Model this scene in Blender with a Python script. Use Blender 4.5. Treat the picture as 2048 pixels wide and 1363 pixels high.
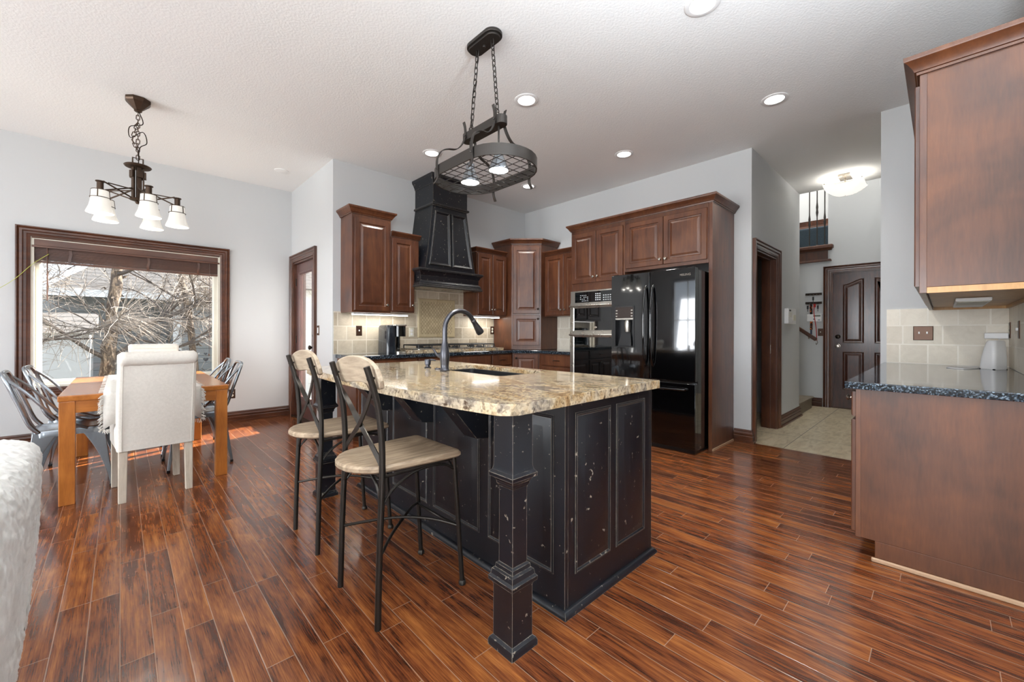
import bpy, bmesh, math, random
from mathutils import Vector, Matrix
random.seed(7)
S = bpy.context.scene
COL = S.collection
PI = math.pi
R = math.radians
for _o in list(bpy.data.objects):
    bpy.data.objects.remove(_o)

# ------------------------------------------------------------------ camera
cam_data = bpy.data.cameras.new('camera')
cam = bpy.data.objects.new('camera', cam_data)
COL.objects.link(cam)
cam_data.sensor_fit = 'HORIZONTAL'
cam_data.sensor_width = 36.0
cam_data.lens = 36.0 * 820.9 / 2048.0
cam_data.shift_y = -(681.5 - 664.67) / 2048.0
cam_data.clip_start = 0.02
cam.matrix_world = (Matrix.Translation((0, 0, 1.13)) @ Matrix.Rotation(R(46.379 - 90), 4, 'Z')
                    @ Matrix.Rotation(R(90), 4, 'X') @ Matrix.Rotation(0.0027, 4, 'Z'))
S.camera = cam

# ------------------------------------------------------------------ world, sun, daylight, exposure
S.view_settings.view_transform = 'Standard'
S.view_settings.look = 'None'
S.view_settings.gamma = 1.0
S.view_settings.use_curve_mapping = False
S.view_settings.exposure = 0.30
w = bpy.data.worlds.new('sky')
S.world = w
w.use_nodes = True
bg = w.node_tree.nodes['Background']
bg.inputs[0].default_value = (0.78, 0.88, 1.0, 1)
bg.inputs[1].default_value = 2.8

def lamp(name, kind, loc, energy, color=(1, 1, 1), direction=None, parent=None, **kw):
    d = bpy.data.lights.new(name, kind)
    d.energy = energy
    d.color = color
    for k, v in kw.items():
        setattr(d, k, v)
    o = bpy.data.objects.new(name, d)
    COL.objects.link(o)
    o.location = loc
    if direction is not None:
        o.rotation_euler = Vector(direction).to_track_quat('-Z', 'Y').to_euler()
    o.parent = parent
    return o

lamp('sun', 'SUN', (12, 8, 9), 34.0, (1.0, 0.92, 0.82), (-1, -0.3, -0.47), angle=R(0.6))
DAY = (0.94, 0.97, 1.0)
# daylight standing in each window opening of the living room behind the camera
for i, yc in enumerate((0.0, 2.2, 4.4)):
    lamp('daylight', 'AREA', (-5.0, yc, 1.1), 190, DAY, (1, 0, .42), shape='RECTANGLE', size=1.5, size_y=2.4)
lamp('daylight', 'AREA', (-3.0, -5.0, 1.1), 330, DAY, (0, 1, .42), shape='RECTANGLE', size=2.2, size_y=2.4)

# ------------------------------------------------------------------ mesh helpers
class MB:
    def __init__(s, M=None):
        s.bm = bmesh.new()
        s.M = M or Matrix()
    def v(s, co):
        return s.bm.verts.new(s.M @ Vector(co))
    def f(s, vs):
        try:
            return s.bm.faces.new(vs)
        except ValueError:
            return None
    def loft(s, rings, closed=True, cap0=True, cap1=True, loop=False):
        rv = [[s.v(p) for p in r] for r in rings]
        n = len(rv[0])
        pairs = list(zip(rv[:-1], rv[1:]))
        if loop:
            pairs.append((rv[-1], rv[0]))
        for a, b in pairs:
            for i in range(n if closed else n - 1):
                j = (i + 1) % n
                s.f([a[i], a[j], b[j], b[i]])
        if not loop and closed:
            if cap0: s.f(rv[0][::-1])
            if cap1: s.f(rv[-1])
        return s
    def box(s, x0, x1, y0, y1, z0, z1):
        return s.loft([[(x0, y0, z), (x1, y0, z), (x1, y1, z), (x0, y1, z)] for z in (z0, z1)])
    def prism(s, poly, z0, z1):
        return s.loft([[(x, y, z) for x, y in poly] for z in (z0, z1)])
    def ext(s, poly, a, b, axis='x'):
        def m(p, t):
            return (t, p[0], p[1]) if axis == 'x' else (p[0], t, p[1])
        return s.loft([[m(p, t) for p in poly] for t in (a, b)])
    def tube(s, pts, r, seg=8, closed=False):
        pts = [Vector(p) for p in pts]
        n = len(pts)
        rs = r if isinstance(r, (list, tuple)) else [r] * n
        T = []
        for i in range(n):
            a = pts[(i - 1) % n] if (closed or i > 0) else pts[i]
            b = pts[(i + 1) % n] if (closed or i < n - 1) else pts[i]
            T.append((b - a).normalized())
        up = Vector((0, 0, 1)) if abs(T[0].z) < .9 else Vector((1, 0, 0))
        N = (up - T[0] * up.dot(T[0])).normalized()
        rings = []
        for i in range(n):
            N = (N - T[i] * N.dot(T[i]))
            N = N.normalized() if N.length > 1e-6 else Vector((1, 0, 0))
            B = T[i].cross(N)
            rings.append([pts[i] + (N * math.cos(2 * PI * k / seg) + B * math.sin(2 * PI * k / seg)) * rs[i] for k in range(seg)])
        return s.loft(rings, loop=closed)
    def strap(s, pts, wd, th, side):
        pts = [Vector(p) for p in pts]
        side = Vector(side)
        rings = []
        for i, p in enumerate(pts):
            a = pts[max(i - 1, 0)]; b = pts[min(i + 1, len(pts) - 1)]
            t = (b - a).normalized()
            sd = (side - t * side.dot(t)).normalized()
            nn = t.cross(sd)
            rings.append([p + sd * wd / 2 + nn * th / 2, p - sd * wd / 2 + nn * th / 2, p - sd * wd / 2 - nn * th / 2, p + sd * wd / 2 - nn * th / 2])
        return s.loft(rings)
    def lathe(s, prof, c=(0, 0, 0), seg=24, cap=True):
        return s.loft([[(c[0] + r * math.cos(2 * PI * k / seg), c[1] + r * math.sin(2 * PI * k / seg), c[2] + z) for k in range(seg)] for r, z in prof], cap0=cap, cap1=cap)
    def ball(s, c, r, seg=12, sz=1.0):
        n = seg // 2
        return s.lathe([(max(r * math.sin(PI * i / n), 1e-4), -r * sz * math.cos(PI * i / n)) for i in range(n + 1)], c, seg)
    def cyl(s, p0, p1, r, seg=16):
        return s.tube([p0, p1], r, seg)
    def sweep(s, path, prof, closed=False, plane='xy'):
        """profile points are (outward in the plane, offset out of the plane)"""
        n = len(path)
        rings = []
        for i in range(n):
            p = Vector(path[i])
            dirs = []
            if closed or i > 0: dirs.append((p - Vector(path[i - 1])).normalized())
            if closed or i < n - 1: dirs.append((Vector(path[(i + 1) % n]) - p).normalized())
            nrm = [Vector((d.y, -d.x)) for d in dirs]
            m = nrm[0] if len(nrm) == 1 else (nrm[0] + nrm[1]).normalized()
            k = 1.0 / max(m.dot(nrm[0]), .2)
            ring = []
            for o, h in prof:
                q = p + m * o * k
                ring.append((q.x, q.y, h) if plane == 'xy' else (q.x, -h, q.y))
            rings.append(ring)
        return s.loft(rings, loop=closed)
    def panel(s, poly, levels, y=0.0):
        """poly in (x,z) seen from the front, levels (inset, outward depth towards -y)"""
        rings = []
        for ins, dep in levels:
            rings.append([(x, y - dep, z) for x, z in inset(poly, ins)])
        return s.loft(rings)
    def build(s, name, mat, parent=None, smooth=False, bevel=0.0, seg=2, ang=38):
        bmesh.ops.recalc_face_normals(s.bm, faces=s.bm.faces[:])
        me = bpy.data.meshes.new(name)
        s.bm.to_mesh(me)
        s.bm.free()
        me.materials.append(mat)
        if smooth:
            me.polygons.foreach_set('use_smooth', [True] * len(me.polygons))
            me.set_sharp_from_angle(angle=R(ang))
        o = bpy.data.objects.new(name, me)
        COL.objects.link(o)
        if parent is not None:
            o.parent = parent
        if bevel:
            b = o.modifiers.new('bevel', 'BEVEL')
            b.width = bevel; b.segments = seg; b.limit_method = 'ANGLE'; b.angle_limit = R(40)
        return o

def inset(poly, d):
    if abs(d) < 1e-9:
        return list(poly)
    n = len(poly)
    area = sum(poly[i][0] * poly[(i + 1) % n][1] - poly[(i + 1) % n][0] * poly[i][1] for i in range(n))
    sg = 1 if area > 0 else -1
    out = []
    for i in range(n):
        p = Vector(poly[i]); a = Vector(poly[i - 1]); b = Vector(poly[(i + 1) % n])
        d1 = (p - a).normalized(); d2 = (b - p).normalized()
        n1 = Vector((-d1.y, d1.x)) * sg; n2 = Vector((-d2.y, d2.x)) * sg
        m = (n1 + n2).normalized()
        k = 1.0 / max(m.dot(n1), .3)
        q = p + m * d * k
        out.append((q.x, q.y))
    return out

def rect(x0, x1, z0, z1):
    return [(x0, z0), (x1, z0), (x1, z1), (x0, z1)]

def rrect(x0, x1, y0, y1, r, n=5):
    out = []
    for cx, cy, a0 in ((x1 - r, y0 + r, -90), (x1 - r, y1 - r, 0), (x0 + r, y1 - r, 90), (x0 + r, y0 + r, 180)):
        for k in range(n + 1):
            a = R(a0 + 90 * k / n)
            out.append((cx + r * math.cos(a), cy + r * math.sin(a)))
    return out

def arc(c, r, a0, a1, n, plane='xz', other=0.0):
    out = []
    for k in range(n + 1):
        a = R(a0 + (a1 - a0) * k / n)
        u, v_ = c[0] + r * math.cos(a), c[1] + r * math.sin(a)
        out.append((u, other, v_) if plane == 'xz' else ((other, u, v_) if plane == 'yz' else (u, v_, other)))
    return out

def smooth_path(pts, n=6):
    P = [Vector(p) for p in pts]
    out = []
    for i in range(len(P) - 1):
        p0 = P[max(i - 1, 0)]; p1 = P[i]; p2 = P[i + 1]; p3 = P[min(i + 2, len(P) - 1)]
        for k in range(n):
            t = k / n
            out.append(0.5 * ((2 * p1) + (p2 - p0) * t + (2 * p0 - 5 * p1 + 4 * p2 - p3) * t * t + (3 * p1 - p0 - 3 * p2 + p3) * t ** 3))
    out.append(P[-1])
    return out

def tag(o, label=None, cat=None, group=None, kind=None):
    if label: o['label'] = label
    if cat: o['category'] = cat
    if group: o['group'] = group
    if kind: o['kind'] = kind
    return o

def thing(name, label, cat, loc=(0, 0, 0), rz=0.0, group=None):
    o = bpy.data.objects.new(name, None)
    o.empty_display_size = 0.1
    COL.objects.link(o)
    o.location = loc
    o.rotation_euler = (0, 0, rz)
    return tag(o, label, cat, group)

def struct(o, label=None, cat=None):
    return tag(o, label, cat, kind='structure')

def copy_tree(o, parent=None):
    c = o.copy()
    COL.objects.link(c)
    c.parent = parent
    for ch in list(o.children):
        copy_tree(ch, c)
    return c

# ------------------------------------------------------------------ materials
def hexc(h):
    h = h.lstrip('#')
    out = []
    for i in (0, 2, 4):
        c = int(h[i:i + 2], 16) / 255
        out.append(c / 12.92 if c <= 0.04045 else ((c + 0.055) / 1.055) ** 2.4)
    return (*out, 1.0)

class NT:
    def __init__(s, name):
        s.mat = bpy.data.materials.new(name)
        s.mat.use_nodes = True
        s.t = s.mat.node_tree
        s.b = s.t.nodes['Principled BSDF']
        s.out = s.t.nodes['Material Output']
    def put(s, sock, val):
        if isinstance(val, bpy.types.NodeSocket):
            s.t.links.new(val, sock)
        else:
            sock.default_value = val
    def n(s, typ, ins=None, **kw):
        nd = s.t.nodes.new('ShaderNode' + typ)
        for k, v_ in kw.items():
            setattr(nd, k, v_)
        for k, v_ in (ins or {}).items():
            s.put(nd.inputs[k], v_)
        return nd
    def m(s, op, a, b=0.0, c=None, clamp=False):
        nd = s.n('Math', {0: a, 1: b}, operation=op, use_clamp=clamp)
        if c is not None: s.put(nd.inputs[2], c)
        return nd.outputs[0]
    def co(s, scale=(1, 1, 1), loc=(0, 0, 0), rot=(0, 0, 0)):
        tc = s.n('TexCoord')
        return s.n('Mapping', {'Vector': tc.outputs['Object'], 'Scale': scale, 'Location': loc, 'Rotation': rot}).outputs[0]
    def noise(s, vec, scale=5, detail=4, rough=.5, dist=0.0):
        return s.n('TexNoise', {'Vector': vec, 'Scale': scale, 'Detail': detail, 'Roughness': rough, 'Distortion': dist})
    def ramp(s, fac, stops, interp='LINEAR'):
        nd = s.n('ValToRGB', {0: fac})
        cr = nd.color_ramp
        cr.interpolation = interp
        while len(cr.elements) < len(stops): cr.elements.new(0.5)
        for e, (p, c) in zip(cr.elements, stops):
            e.position = p
            e.color = hexc(c) if isinstance(c, str) else c
        return nd.outputs[0]
    def mix(s, fac, a, b, mode='MIX'):
        nd = s.n('Mix', data_type='RGBA', blend_type=mode)
        s.put(nd.inputs['Factor'], fac)
        s.put(nd.inputs['A'], hexc(a) if isinstance(a, str) else a)
        s.put(nd.inputs['B'], hexc(b) if isinstance(b, str) else b)
        return nd.outputs['Result']
    def bump(s, h, strength=.2, dist=.01, normal=None):
        nd = s.n('Bump', {'Height': h, 'Strength': strength, 'Distance': dist})
        if normal is not None: s.put(nd.inputs['Normal'], normal)
        return nd.outputs[0]
    def set(s, **kw):
        names = dict(color='Base Color', rough='Roughness', metal='Metallic', normal='Normal', coat='Coat Weight', coat_rough='Coat Roughness',
                     spec='Specular IOR Level', emit='Emission Color', emit_s='Emission Strength', trans='Transmission Weight', alpha='Alpha', sheen='Sheen Weight')
        for k, v_ in kw.items():
            if isinstance(v_, str): v_ = hexc(v_)
            s.put(s.b.inputs[names[k]], v_)
        return s.mat

def plain(name, color, rough=.5, metal=0.0, **kw):
    """solid colour with a faint procedural mottling in colour and gloss"""
    t = NT(name)
    c = hexc(color) if isinstance(color, str) else color
    nz = t.noise(t.co(), 9, 3).outputs[0]
    dark = tuple(x * .9 for x in c[:3]) + (1,)
    t.set(color=t.mix(nz, dark, c), rough=t.m('ADD', rough - .04, t.m('MULTIPLY', nz, .08)), metal=metal, **kw)
    return t.mat

def emitter(name, color, strength):
    t = NT(name)
    return t.set(color='#ffffff', emit=color, emit_s=strength, rough=.5)

def mk_floor():
    t = NT('hardwood_planks')
    sp = t.n('SeparateXYZ', {0: t.co()})
    X, Y = sp.outputs[0], sp.outputs[1]
    W = .0889
    r = t.m('DIVIDE', X, W)
    row = t.m('FLOOR', r)
    fx = t.m('SUBTRACT', r, row)
    rn = t.n('TexWhiteNoise', {'W': row}, noise_dimensions='1D').outputs['Value']
    L = t.m('ADD', .55, t.m('MULTIPLY', rn, .5))
    l = t.m('ADD', t.m('DIVIDE', Y, L), t.m('MULTIPLY', rn, 37.3))
    idn = t.m('FLOOR', l)
    fy = t.m('SUBTRACT', l, idn)
    cv = t.n('CombineXYZ', {0: row, 1: idn}).outputs[0]
    wn = t.n('TexWhiteNoise', {'Vector': cv}, noise_dimensions='2D')
    rnd = wn.outputs['Value']
    gx = t.m('MULTIPLY', t.m('MINIMUM', fx, t.m('SUBTRACT', 1.0, fx)), W)
    gy = t.m('MULTIPLY', t.m('MINIMUM', fy, t.m('SUBTRACT', 1.0, fy)), L)
    g = t.m('MINIMUM', gx, gy)
    gap = t.n('MapRange', {0: g, 1: .0006, 2: .0030, 3: 1.0, 4: 0.0}, interpolation_type='SMOOTHSTEP').outputs[0]
    gcol = t.n('MapRange', {0: g, 1: .0006, 2: .0018, 3: 1.0, 4: 0.0}).outputs[0]
    gv = t.n('CombineXYZ', {0: t.m('ADD', t.m('MULTIPLY', X, 30.0), t.m('MULTIPLY', rnd, 91.0)), 1: t.m('MULTIPLY', Y, 1.5), 2: t.m('MULTIPLY', rnd, 17.0)}).outputs[0]
    g1 = t.noise(gv, 1.6, 8, .64, .5).outputs[0]
    gv2 = t.n('CombineXYZ', {0: t.m('ADD', t.m('MULTIPLY', X, 9.0), t.m('MULTIPLY', rnd, 53.0)), 1: t.m('MULTIPLY', Y, 2.6), 2: rnd}).outputs[0]
    g2 = t.noise(gv2, 1.3, 4, .55, .8).outputs[0]
    fine = t.noise(t.n('CombineXYZ', {0: t.m('MULTIPLY', X, 300.0), 1: t.m('MULTIPLY', Y, 9.0), 2: rnd}).outputs[0], 1.0, 3, .6).outputs[0]
    fac = t.m('ADD', t.m('ADD', t.m('MULTIPLY', g1, .56), t.m('MULTIPLY', g2, .46)), t.m('ADD', t.m('MULTIPLY', t.m('SUBTRACT', rnd, .5), .12), t.m('MULTIPLY', t.m('SUBTRACT', fine, .5), .42)))
    fac = t.m('ADD', fac, -.005)
    col = t.ramp(fac, [(.26, '#26110b'), (.39, '#492517'), (.50, '#6c3b20'), (.62, '#875028'), (.80, '#a86d37')])
    col = t.mix(t.m('MULTIPLY', gcol, .55), col, '#a58d78')  # pale plank-edge highlights painted into the joint colour
    scr = t.noise(t.n('CombineXYZ', {0: t.m('ADD', t.m('MULTIPLY', X, 10.0), t.m('MULTIPLY', rnd, 31.0)), 1: t.m('MULTIPLY', Y, 26.0), 2: rnd}).outputs[0], 1.0, 2, .5).outputs[0]
    edge = t.n('MapRange', {0: gx, 1: .0, 2: .016, 3: 0.0, 4: 1.0}, interpolation_type='SMOOTHSTEP').outputs[0]
    h = t.m('ADD', t.m('ADD', t.m('MULTIPLY', scr, .9), t.m('MULTIPLY', fine, .05)), t.m('ADD', t.m('MULTIPLY', gap, -1.2), t.m('MULTIPLY', edge, .35)))
    nrm = t.bump(h, .17, .004)
    rough = t.m('ADD', .14, t.m('MULTIPLY', g2, .08))
    return t.set(color=col, rough=rough, normal=nrm, spec=.6)

def mk_wood(name, dark, mid, light, rough=.32, axis='z', sc=1.0, coat=.15, blot=.5):
    t = NT(name)
    st = {'z': (9 * sc, 9 * sc, 1.1 * sc), 'x': (1.1 * sc, 9 * sc, 9 * sc), 'y': (9 * sc, 1.1 * sc, 9 * sc)}[axis]
    v_ = t.co(st)
    g = t.noise(v_, 2.6, 6, .6, .7).outputs[0]
    st2 = tuple(s_ * 9 for s_ in st)
    fine = t.noise(t.co(st2), 2.0, 3, .5).outputs[0]
    bl = t.noise(t.co(), 3.4 * sc, 3, .5, .4).outputs[0]
    f = t.m('ADD', t.m('MULTIPLY', g, 1 - blot), t.m('ADD', t.m('MULTIPLY', bl, blot), t.m('MULTIPLY', t.m('SUBTRACT', fine, .5), .15)))
    col = t.ramp(f, [(.30, dark), (.5, mid), (.70, light)])
    return t.set(color=col, rough=t.m('ADD', rough - .05, t.m('MULTIPLY', bl, .1)), normal=t.bump(fine, .05, .002), coat=coat, coat_rough=.15)

def mk_black_paint():
    t = NT('worn_black_paint')
    bv = t.n('Bevel', {'Radius': .0035}, samples=4).outputs[0]
    ge = t.n('NewGeometry').outputs['Normal']
    dt = t.n('VectorMath', {0: bv, 1: ge}, operation='DOT_PRODUCT').outputs['Value']
    nz = t.noise(t.co(), 34, 4, .65).outputs[0]
    ed = t.m('MULTIPLY', t.m('GREATER_THAN', t.m('ADD', t.m('SUBTRACT', 1.0, dt), t.m('MULTIPLY', t.m('SUBTRACT', nz, .5), .45)), .075), .8)
    sp = t.n('TexVoronoi', {'Vector': t.co(), 'Scale': 38.0, 'Randomness': 1.0}).outputs['Distance']
    sn = t.noise(t.co(), 5.0, 3).outputs[0]
    spots = t.m('MULTIPLY', t.m('LESS_THAN', sp, .036), t.m('GREATER_THAN', sn, .63))
    mask = t.m('MULTIPLY', t.m('MAXIMUM', ed, spots), .85)
    base = t.mix(t.noise(t.co(), 7, 3).outputs[0], '#090b10', '#13171f')
    col = t.mix(mask, base, '#a89d8c')
    return t.set(color=col, rough=t.m('ADD', .26, t.m('MULTIPLY', nz, .14)), spec=.55)

def mk_granite():
    t = NT('cream_granite')
    v_ = t.co((2.6, 1.0, 1.6))
    a = t.noise(v_, 2.6, 6, .62, 1.6).outputs[0]
    base = t.ramp(a, [(.30, '#686562'), (.40, '#938b80'), (.50, '#b3a792'), (.60, '#a08b6b'), (.70, '#7c5c3a')])
    cr = t.n('TexVoronoi', {'Vector': t.co(), 'Scale': 95.0}).outputs['Color']
    sp = t.n('SeparateColor', {0: cr}).outputs[0]
    base = t.mix(.55, base, t.ramp(sp, [(.0, '#6d5f4c'), (.25, '#b3a898'), (.6, '#ddd6c8'), (1., '#f1e9da')]), 'OVERLAY')
    d = t.noise(t.co((5.2, 1.7, 3.0), (3, 1, 0)), 2.8, 7, .66, 1.0).outputs[0]
    dm = t.n('MapRange', {0: d, 1: .585, 2: .64, 3: 0.0, 4: 1.0}).outputs[0]
    fl = t.noise(t.co(), 60, 3, .6).outputs[0]
    fm = t.n('MapRange', {0: fl, 1: .60, 2: .68, 3: 0.0, 4: .55}).outputs[0]
    col = t.mix(t.m('MULTIPLY', dm, .85), base, '#3a2412')
    col = t.mix(fm, col, '#4a3c2e')
    return t.set(color=col, rough=.09, coat=.2, coat_rough=.03)

def mk_dark_granite():
    t = NT('black_granite')
    cr = t.n('TexVoronoi', {'Vector': t.co(), 'Scale': 190.0}).outputs['Color']
    sp = t.n('SeparateColor', {0: cr}).outputs[0]
    n2 = t.noise(t.co(), 80, 3, .6).outputs[0]
    col = t.ramp(t.m('ADD', t.m('MULTIPLY', sp, .6), t.m('MULTIPLY', n2, .4)), [(.2, '#07090b'), (.5, '#161c22'), (.68, '#34414d'), (.82, '#75838f')])
    return t.set(color=col, rough=.08, coat=.2, coat_rough=.03)

def mk_tile(name, axes, c1, c2, mortar, w_=.23, h_=.1556, off=.5, msz=.006, z0=.886, vein=.35, rough=.45):
    t = NT(name)
    sp = t.n('SeparateXYZ', {0: t.co()})
    u = sp.outputs[axes[0]]; vv = t.m('SUBTRACT', sp.outputs[axes[1]], z0)
    cv = t.n('CombineXYZ', {0: u, 1: vv}).outputs[0]
    br = t.n('TexBrick', {'Vector': cv, 'Color1': (0, 0, 0, 1), 'Color2': (1, 1, 1, 1), 'Mortar': (0, 0, 0, 1), 'Scale': 1.0, 'Mortar Size': msz, 'Mortar Smooth': .2, 'Bias': 0.0,
                          'Brick Width': w_, 'Row Height': h_}, offset=off, offset_frequency=2, squash=.72, squash_frequency=2)
    rn = t.n('SeparateColor', {0: br.outputs['Color']}).outputs[0]
    nz = t.noise(t.co(), 11, 6, .62, 1.5).outputs[0]
    f = t.m('ADD', t.m('MULTIPLY', rn, .45), t.m('MULTIPLY', nz, .55))
    col = t.mix(t.n('MapRange', {0: f, 1: .2, 2: .8}).outputs[0], c1, c2)
    pit = t.noise(t.co((1, 1, 2.2)), 26, 5, .7, 2.0).outputs[0]
    pm = t.n('MapRange', {0: pit, 1: .62, 2: .74, 3: 0.0, 4: vein}).outputs[0]
    col = t.mix(pm, col, '#6f6450')
    mf = br.outputs['Fac']
    col = t.mix(mf, col, mortar)
    h = t.m('SUBTRACT', t.m('MULTIPLY', nz, .2), t.m('MULTIPLY', mf, .9))
    return t.set(color=col, rough=rough, normal=t.bump(h, .35, .003))

def mk_plaster(name, color, scale, strength, rough=.75, dist=.004):
    t = NT(name)
    nz = t.noise(t.co(), scale, 4, .55).outputs[0]
    lo = t.noise(t.co(), .9, 2).outputs[0]
    c = hexc(color)
    col = t.mix(lo, tuple(x * .96 for x in c[:3]) + (1,), c)
    return t.set(color=col, rough=rough, normal=t.bump(nz, strength, dist), spec=.3)

def mk_fabric(name, c1, c2, scale=420, strength=.3, sheen=.2, fuzz=0.0):
    t = NT(name)
    wv = t.n('TexWave', {'Vector': t.co(), 'Scale': scale, 'Distortion': 2.0, 'Detail': 2.0}, wave_type='BANDS', bands_direction='DIAGONAL').outputs[1]
    nz = t.noise(t.co(), scale / 6, 4, .7).outputs[0]
    lo = t.noise(t.co(), 4, 3).outputs[0]
    f = t.m('ADD', t.m('MULTIPLY', nz, .6), t.m('ADD', t.m('MULTIPLY', wv, .2), t.m('MULTIPLY', lo, .25)))
    col = t.mix(t.n('MapRange', {0: f, 1: .3, 2: .75}).outputs[0], c1, c2)
    return t.set(color=col, rough=.95, normal=t.bump(t.m('ADD', nz, t.m('MULTIPLY', wv, .4)), strength, .003 + fuzz), sheen=sheen, spec=.15)

def mk_glass(name, tint=(1, 1, 1, 1), ior=1.45):
    t = NT(name)
    tr = t.n('BsdfTransparent', {0: tint}).outputs[0]
    gl = t.n('BsdfGlossy', {'Color': (1, 1, 1, 1), 'Roughness': .01}).outputs[0]
    fc = t.n('LayerWeight', {'Blend': .5}).outputs['Facing']
    fr = t.m('ADD', .03, t.m('MULTIPLY', t.m('POWER', fc, 5.0), .7))
    mx = t.n('MixShader', {0: fr, 1: tr, 2: gl}).outputs[0]
    t.t.links.new(mx, t.out.inputs[0])
    return t.mat

def mk_hall_tile():
    t = NT('beige_floor_tile')
    br = t.n('TexBrick', {'Vector': t.co((1, 1, 1), (.06, .12, 0)), 'Color1': (0, 0, 0, 1), 'Color2': (1, 1, 1, 1), 'Mortar': (0, 0, 0, 1), 'Scale': 1.0, 'Mortar Size': .004, 'Brick Width': .60, 'Row Height': .60}, offset=.0, squash=1.0)
    nz = t.noise(t.co((1, 3, 1)), 5, 6, .6, 1.0).outputs[0]
    col = t.ramp(nz, [(.3, '#a8977a'), (.5, '#c8b99c'), (.7, '#d8ccb2')])
    col = t.mix(t.m('MULTIPLY', br.outputs['Fac'], .9), col, '#5b4c3a')
    return t.set(color=col, rough=.3, normal=t.bump(t.m('MULTIPLY', br.outputs['Fac'], -1.0), .3, .003))

def mk_lattice():
    t = NT('diamond_mosaic')
    sp = t.n('SeparateXYZ', {0: t.co()})
    u = t.m('MULTIPLY', sp.outputs[0], 1.15); v_ = sp.outputs[2]
    cv = t.n('CombineXYZ', {0: t.m('ADD', u, v_), 1: t.m('SUBTRACT', u, v_)}).outputs[0]
    br = t.n('TexBrick', {'Vector': cv, 'Color1': (0, 0, 0, 1), 'Color2': (1, 1, 1, 1), 'Mortar': (0, 0, 0, 1), 'Scale': 1.0, 'Mortar Size': .0032, 'Brick Width': .05, 'Row Height': .05}, offset=0.0)
    nz = t.noise(t.co(), 20, 5, .6).outputs[0]
    rn = t.n('SeparateColor', {0: br.outputs['Color']}).outputs[0]
    col = t.mix(t.m('ADD', t.m('MULTIPLY', rn, .5), t.m('MULTIPLY', nz, .5)), '#ab9878', '#d2c2a0')
    col = t.mix(br.outputs['Fac'], col, '#8b7a5c')
    return t.set(color=col, rough=.4, normal=t.bump(t.m('MULTIPLY', br.outputs['Fac'], -1.0), .4, .003))

def mk_lines(name, axis, pitch, c1, c2, gapc, gap=.06, rough=.7):
    """horizontal courses: lap siding and shingles"""
    t = NT(name)
    sp = t.n('SeparateXYZ', {0: t.co()})
    q = t.m('DIVIDE', sp.outputs[axis], pitch)
    fr = t.m('FRACT', q)
    nz = t.noise(t.co((3, 3, 12)), 2.0, 5, .6).outputs[0]
    col = t.mix(nz, c1, c2)
    col = t.mix(t.m('LESS_THAN', fr, gap), col, gapc)
    return t.set(color=col, rough=rough, normal=t.bump(fr, .5, .02))

def mk_bark():
    t = NT('peeling_bark')
    nz = t.noise(t.co((6, 6, 2)), 3.0, 6, .7, 1.0).outputs[0]
    col = t.ramp(nz, [(.35, '#2e2621'), (.5, '#4f443b'), (.60, '#8b7a68'), (.72, '#c9b59c')])
    return t.set(color=col, rough=.9, normal=t.bump(nz, .6, .02))

M_floor = mk_floor()
M_cherry = mk_wood('cherry_cabinet_wood', '#3a2015', '#583320', '#6f4529')
M_cherry_lt = mk_wood('cherry_veneer_panel', '#3b1f0d', '#59321a', '#754524', sc=.8, blot=.75, rough=.38, coat=.05)
M_trim = mk_wood('stained_trim_wood', '#301910', '#4c2a19', '#633922', rough=.3, coat=.2)
M_trim_x = mk_wood('stained_trim_wood_horizontal', '#301910', '#4c2a19', '#633922', rough=.3, axis='x', coat=.2)
M_door = mk_wood('dark_oak_door', '#27140d', '#402117', '#573022', rough=.3, sc=1.6, coat=.25, blot=.25)
M_patio = mk_wood('painted_brown_door', '#4a3130', '#5d403c', '#6a4a45', rough=.35)
M_shoe = mk_wood('worn_shoe_molding', '#8a6a52', '#a58669', '#b99a80', rough=.6, axis='y')
M_bare = mk_wood('unfinished_maple', '#a87c48', '#bf9159', '#cfa46c', rough=.5)
M_table = mk_wood('honey_oak', '#8a4f1c', '#a8652a', '#bf7a39', rough=.3, sc=1.2)
M_table_x = mk_wood('honey_oak_lengthwise', '#8a4f1c', '#a8652a', '#bf7a39', rough=.22, axis='y', sc=1.2)
M_stool = mk_wood('washed_grey_oak', '#6f5f4e', '#a08b73', '#bda98f', rough=.55, axis='x', sc=1.6, coat=0, blot=.2)
M_stool_y = mk_wood('washed_grey_oak_back', '#8a7965', '#ad9c86', '#c4b49e', rough=.55, axis='y', sc=1.6, coat=0, blot=.2)
M_wash = mk_wood('whitewashed_leg_wood', '#a99d8c', '#c4b9a8', '#d6ccbd', rough=.6, sc=1.6, coat=0, blot=.3)
M_blind = mk_wood('walnut_blind_slats', '#3a2219', '#553425', '#6b4532', rough=.45, axis='x')
M_black = mk_black_paint()
M_granite = mk_granite()
M_dkgran = mk_dark_granite()
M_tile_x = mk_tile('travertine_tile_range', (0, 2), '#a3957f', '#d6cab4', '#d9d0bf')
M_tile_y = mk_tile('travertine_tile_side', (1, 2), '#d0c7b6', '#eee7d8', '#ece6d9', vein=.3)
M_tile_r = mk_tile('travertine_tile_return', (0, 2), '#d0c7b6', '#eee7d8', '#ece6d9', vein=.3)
M_lattice = mk_lattice()
M_stone = mk_tile('travertine_border', (0, 2), '#b3a17e', '#cfbf9c', '#b3a17e', w_=4.0, h_=4.0)
M_wall = mk_plaster('grey_wall_paint', '#c6c8c9', 130, .10, .62)
M_ceil = mk_plaster('textured_ceiling', '#edeeee', 70, .35, .85, .006)
M_hall = mk_hall_tile()
M_iron = plain('oil_rubbed_iron', '#45413e', .42, .75)
M_bronze = plain('bronze_fixture', '#4a3a2e', .42, .7)
M_stoolmetal = plain('gunmetal_tube', '#3b3733', .38, .8)
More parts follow.
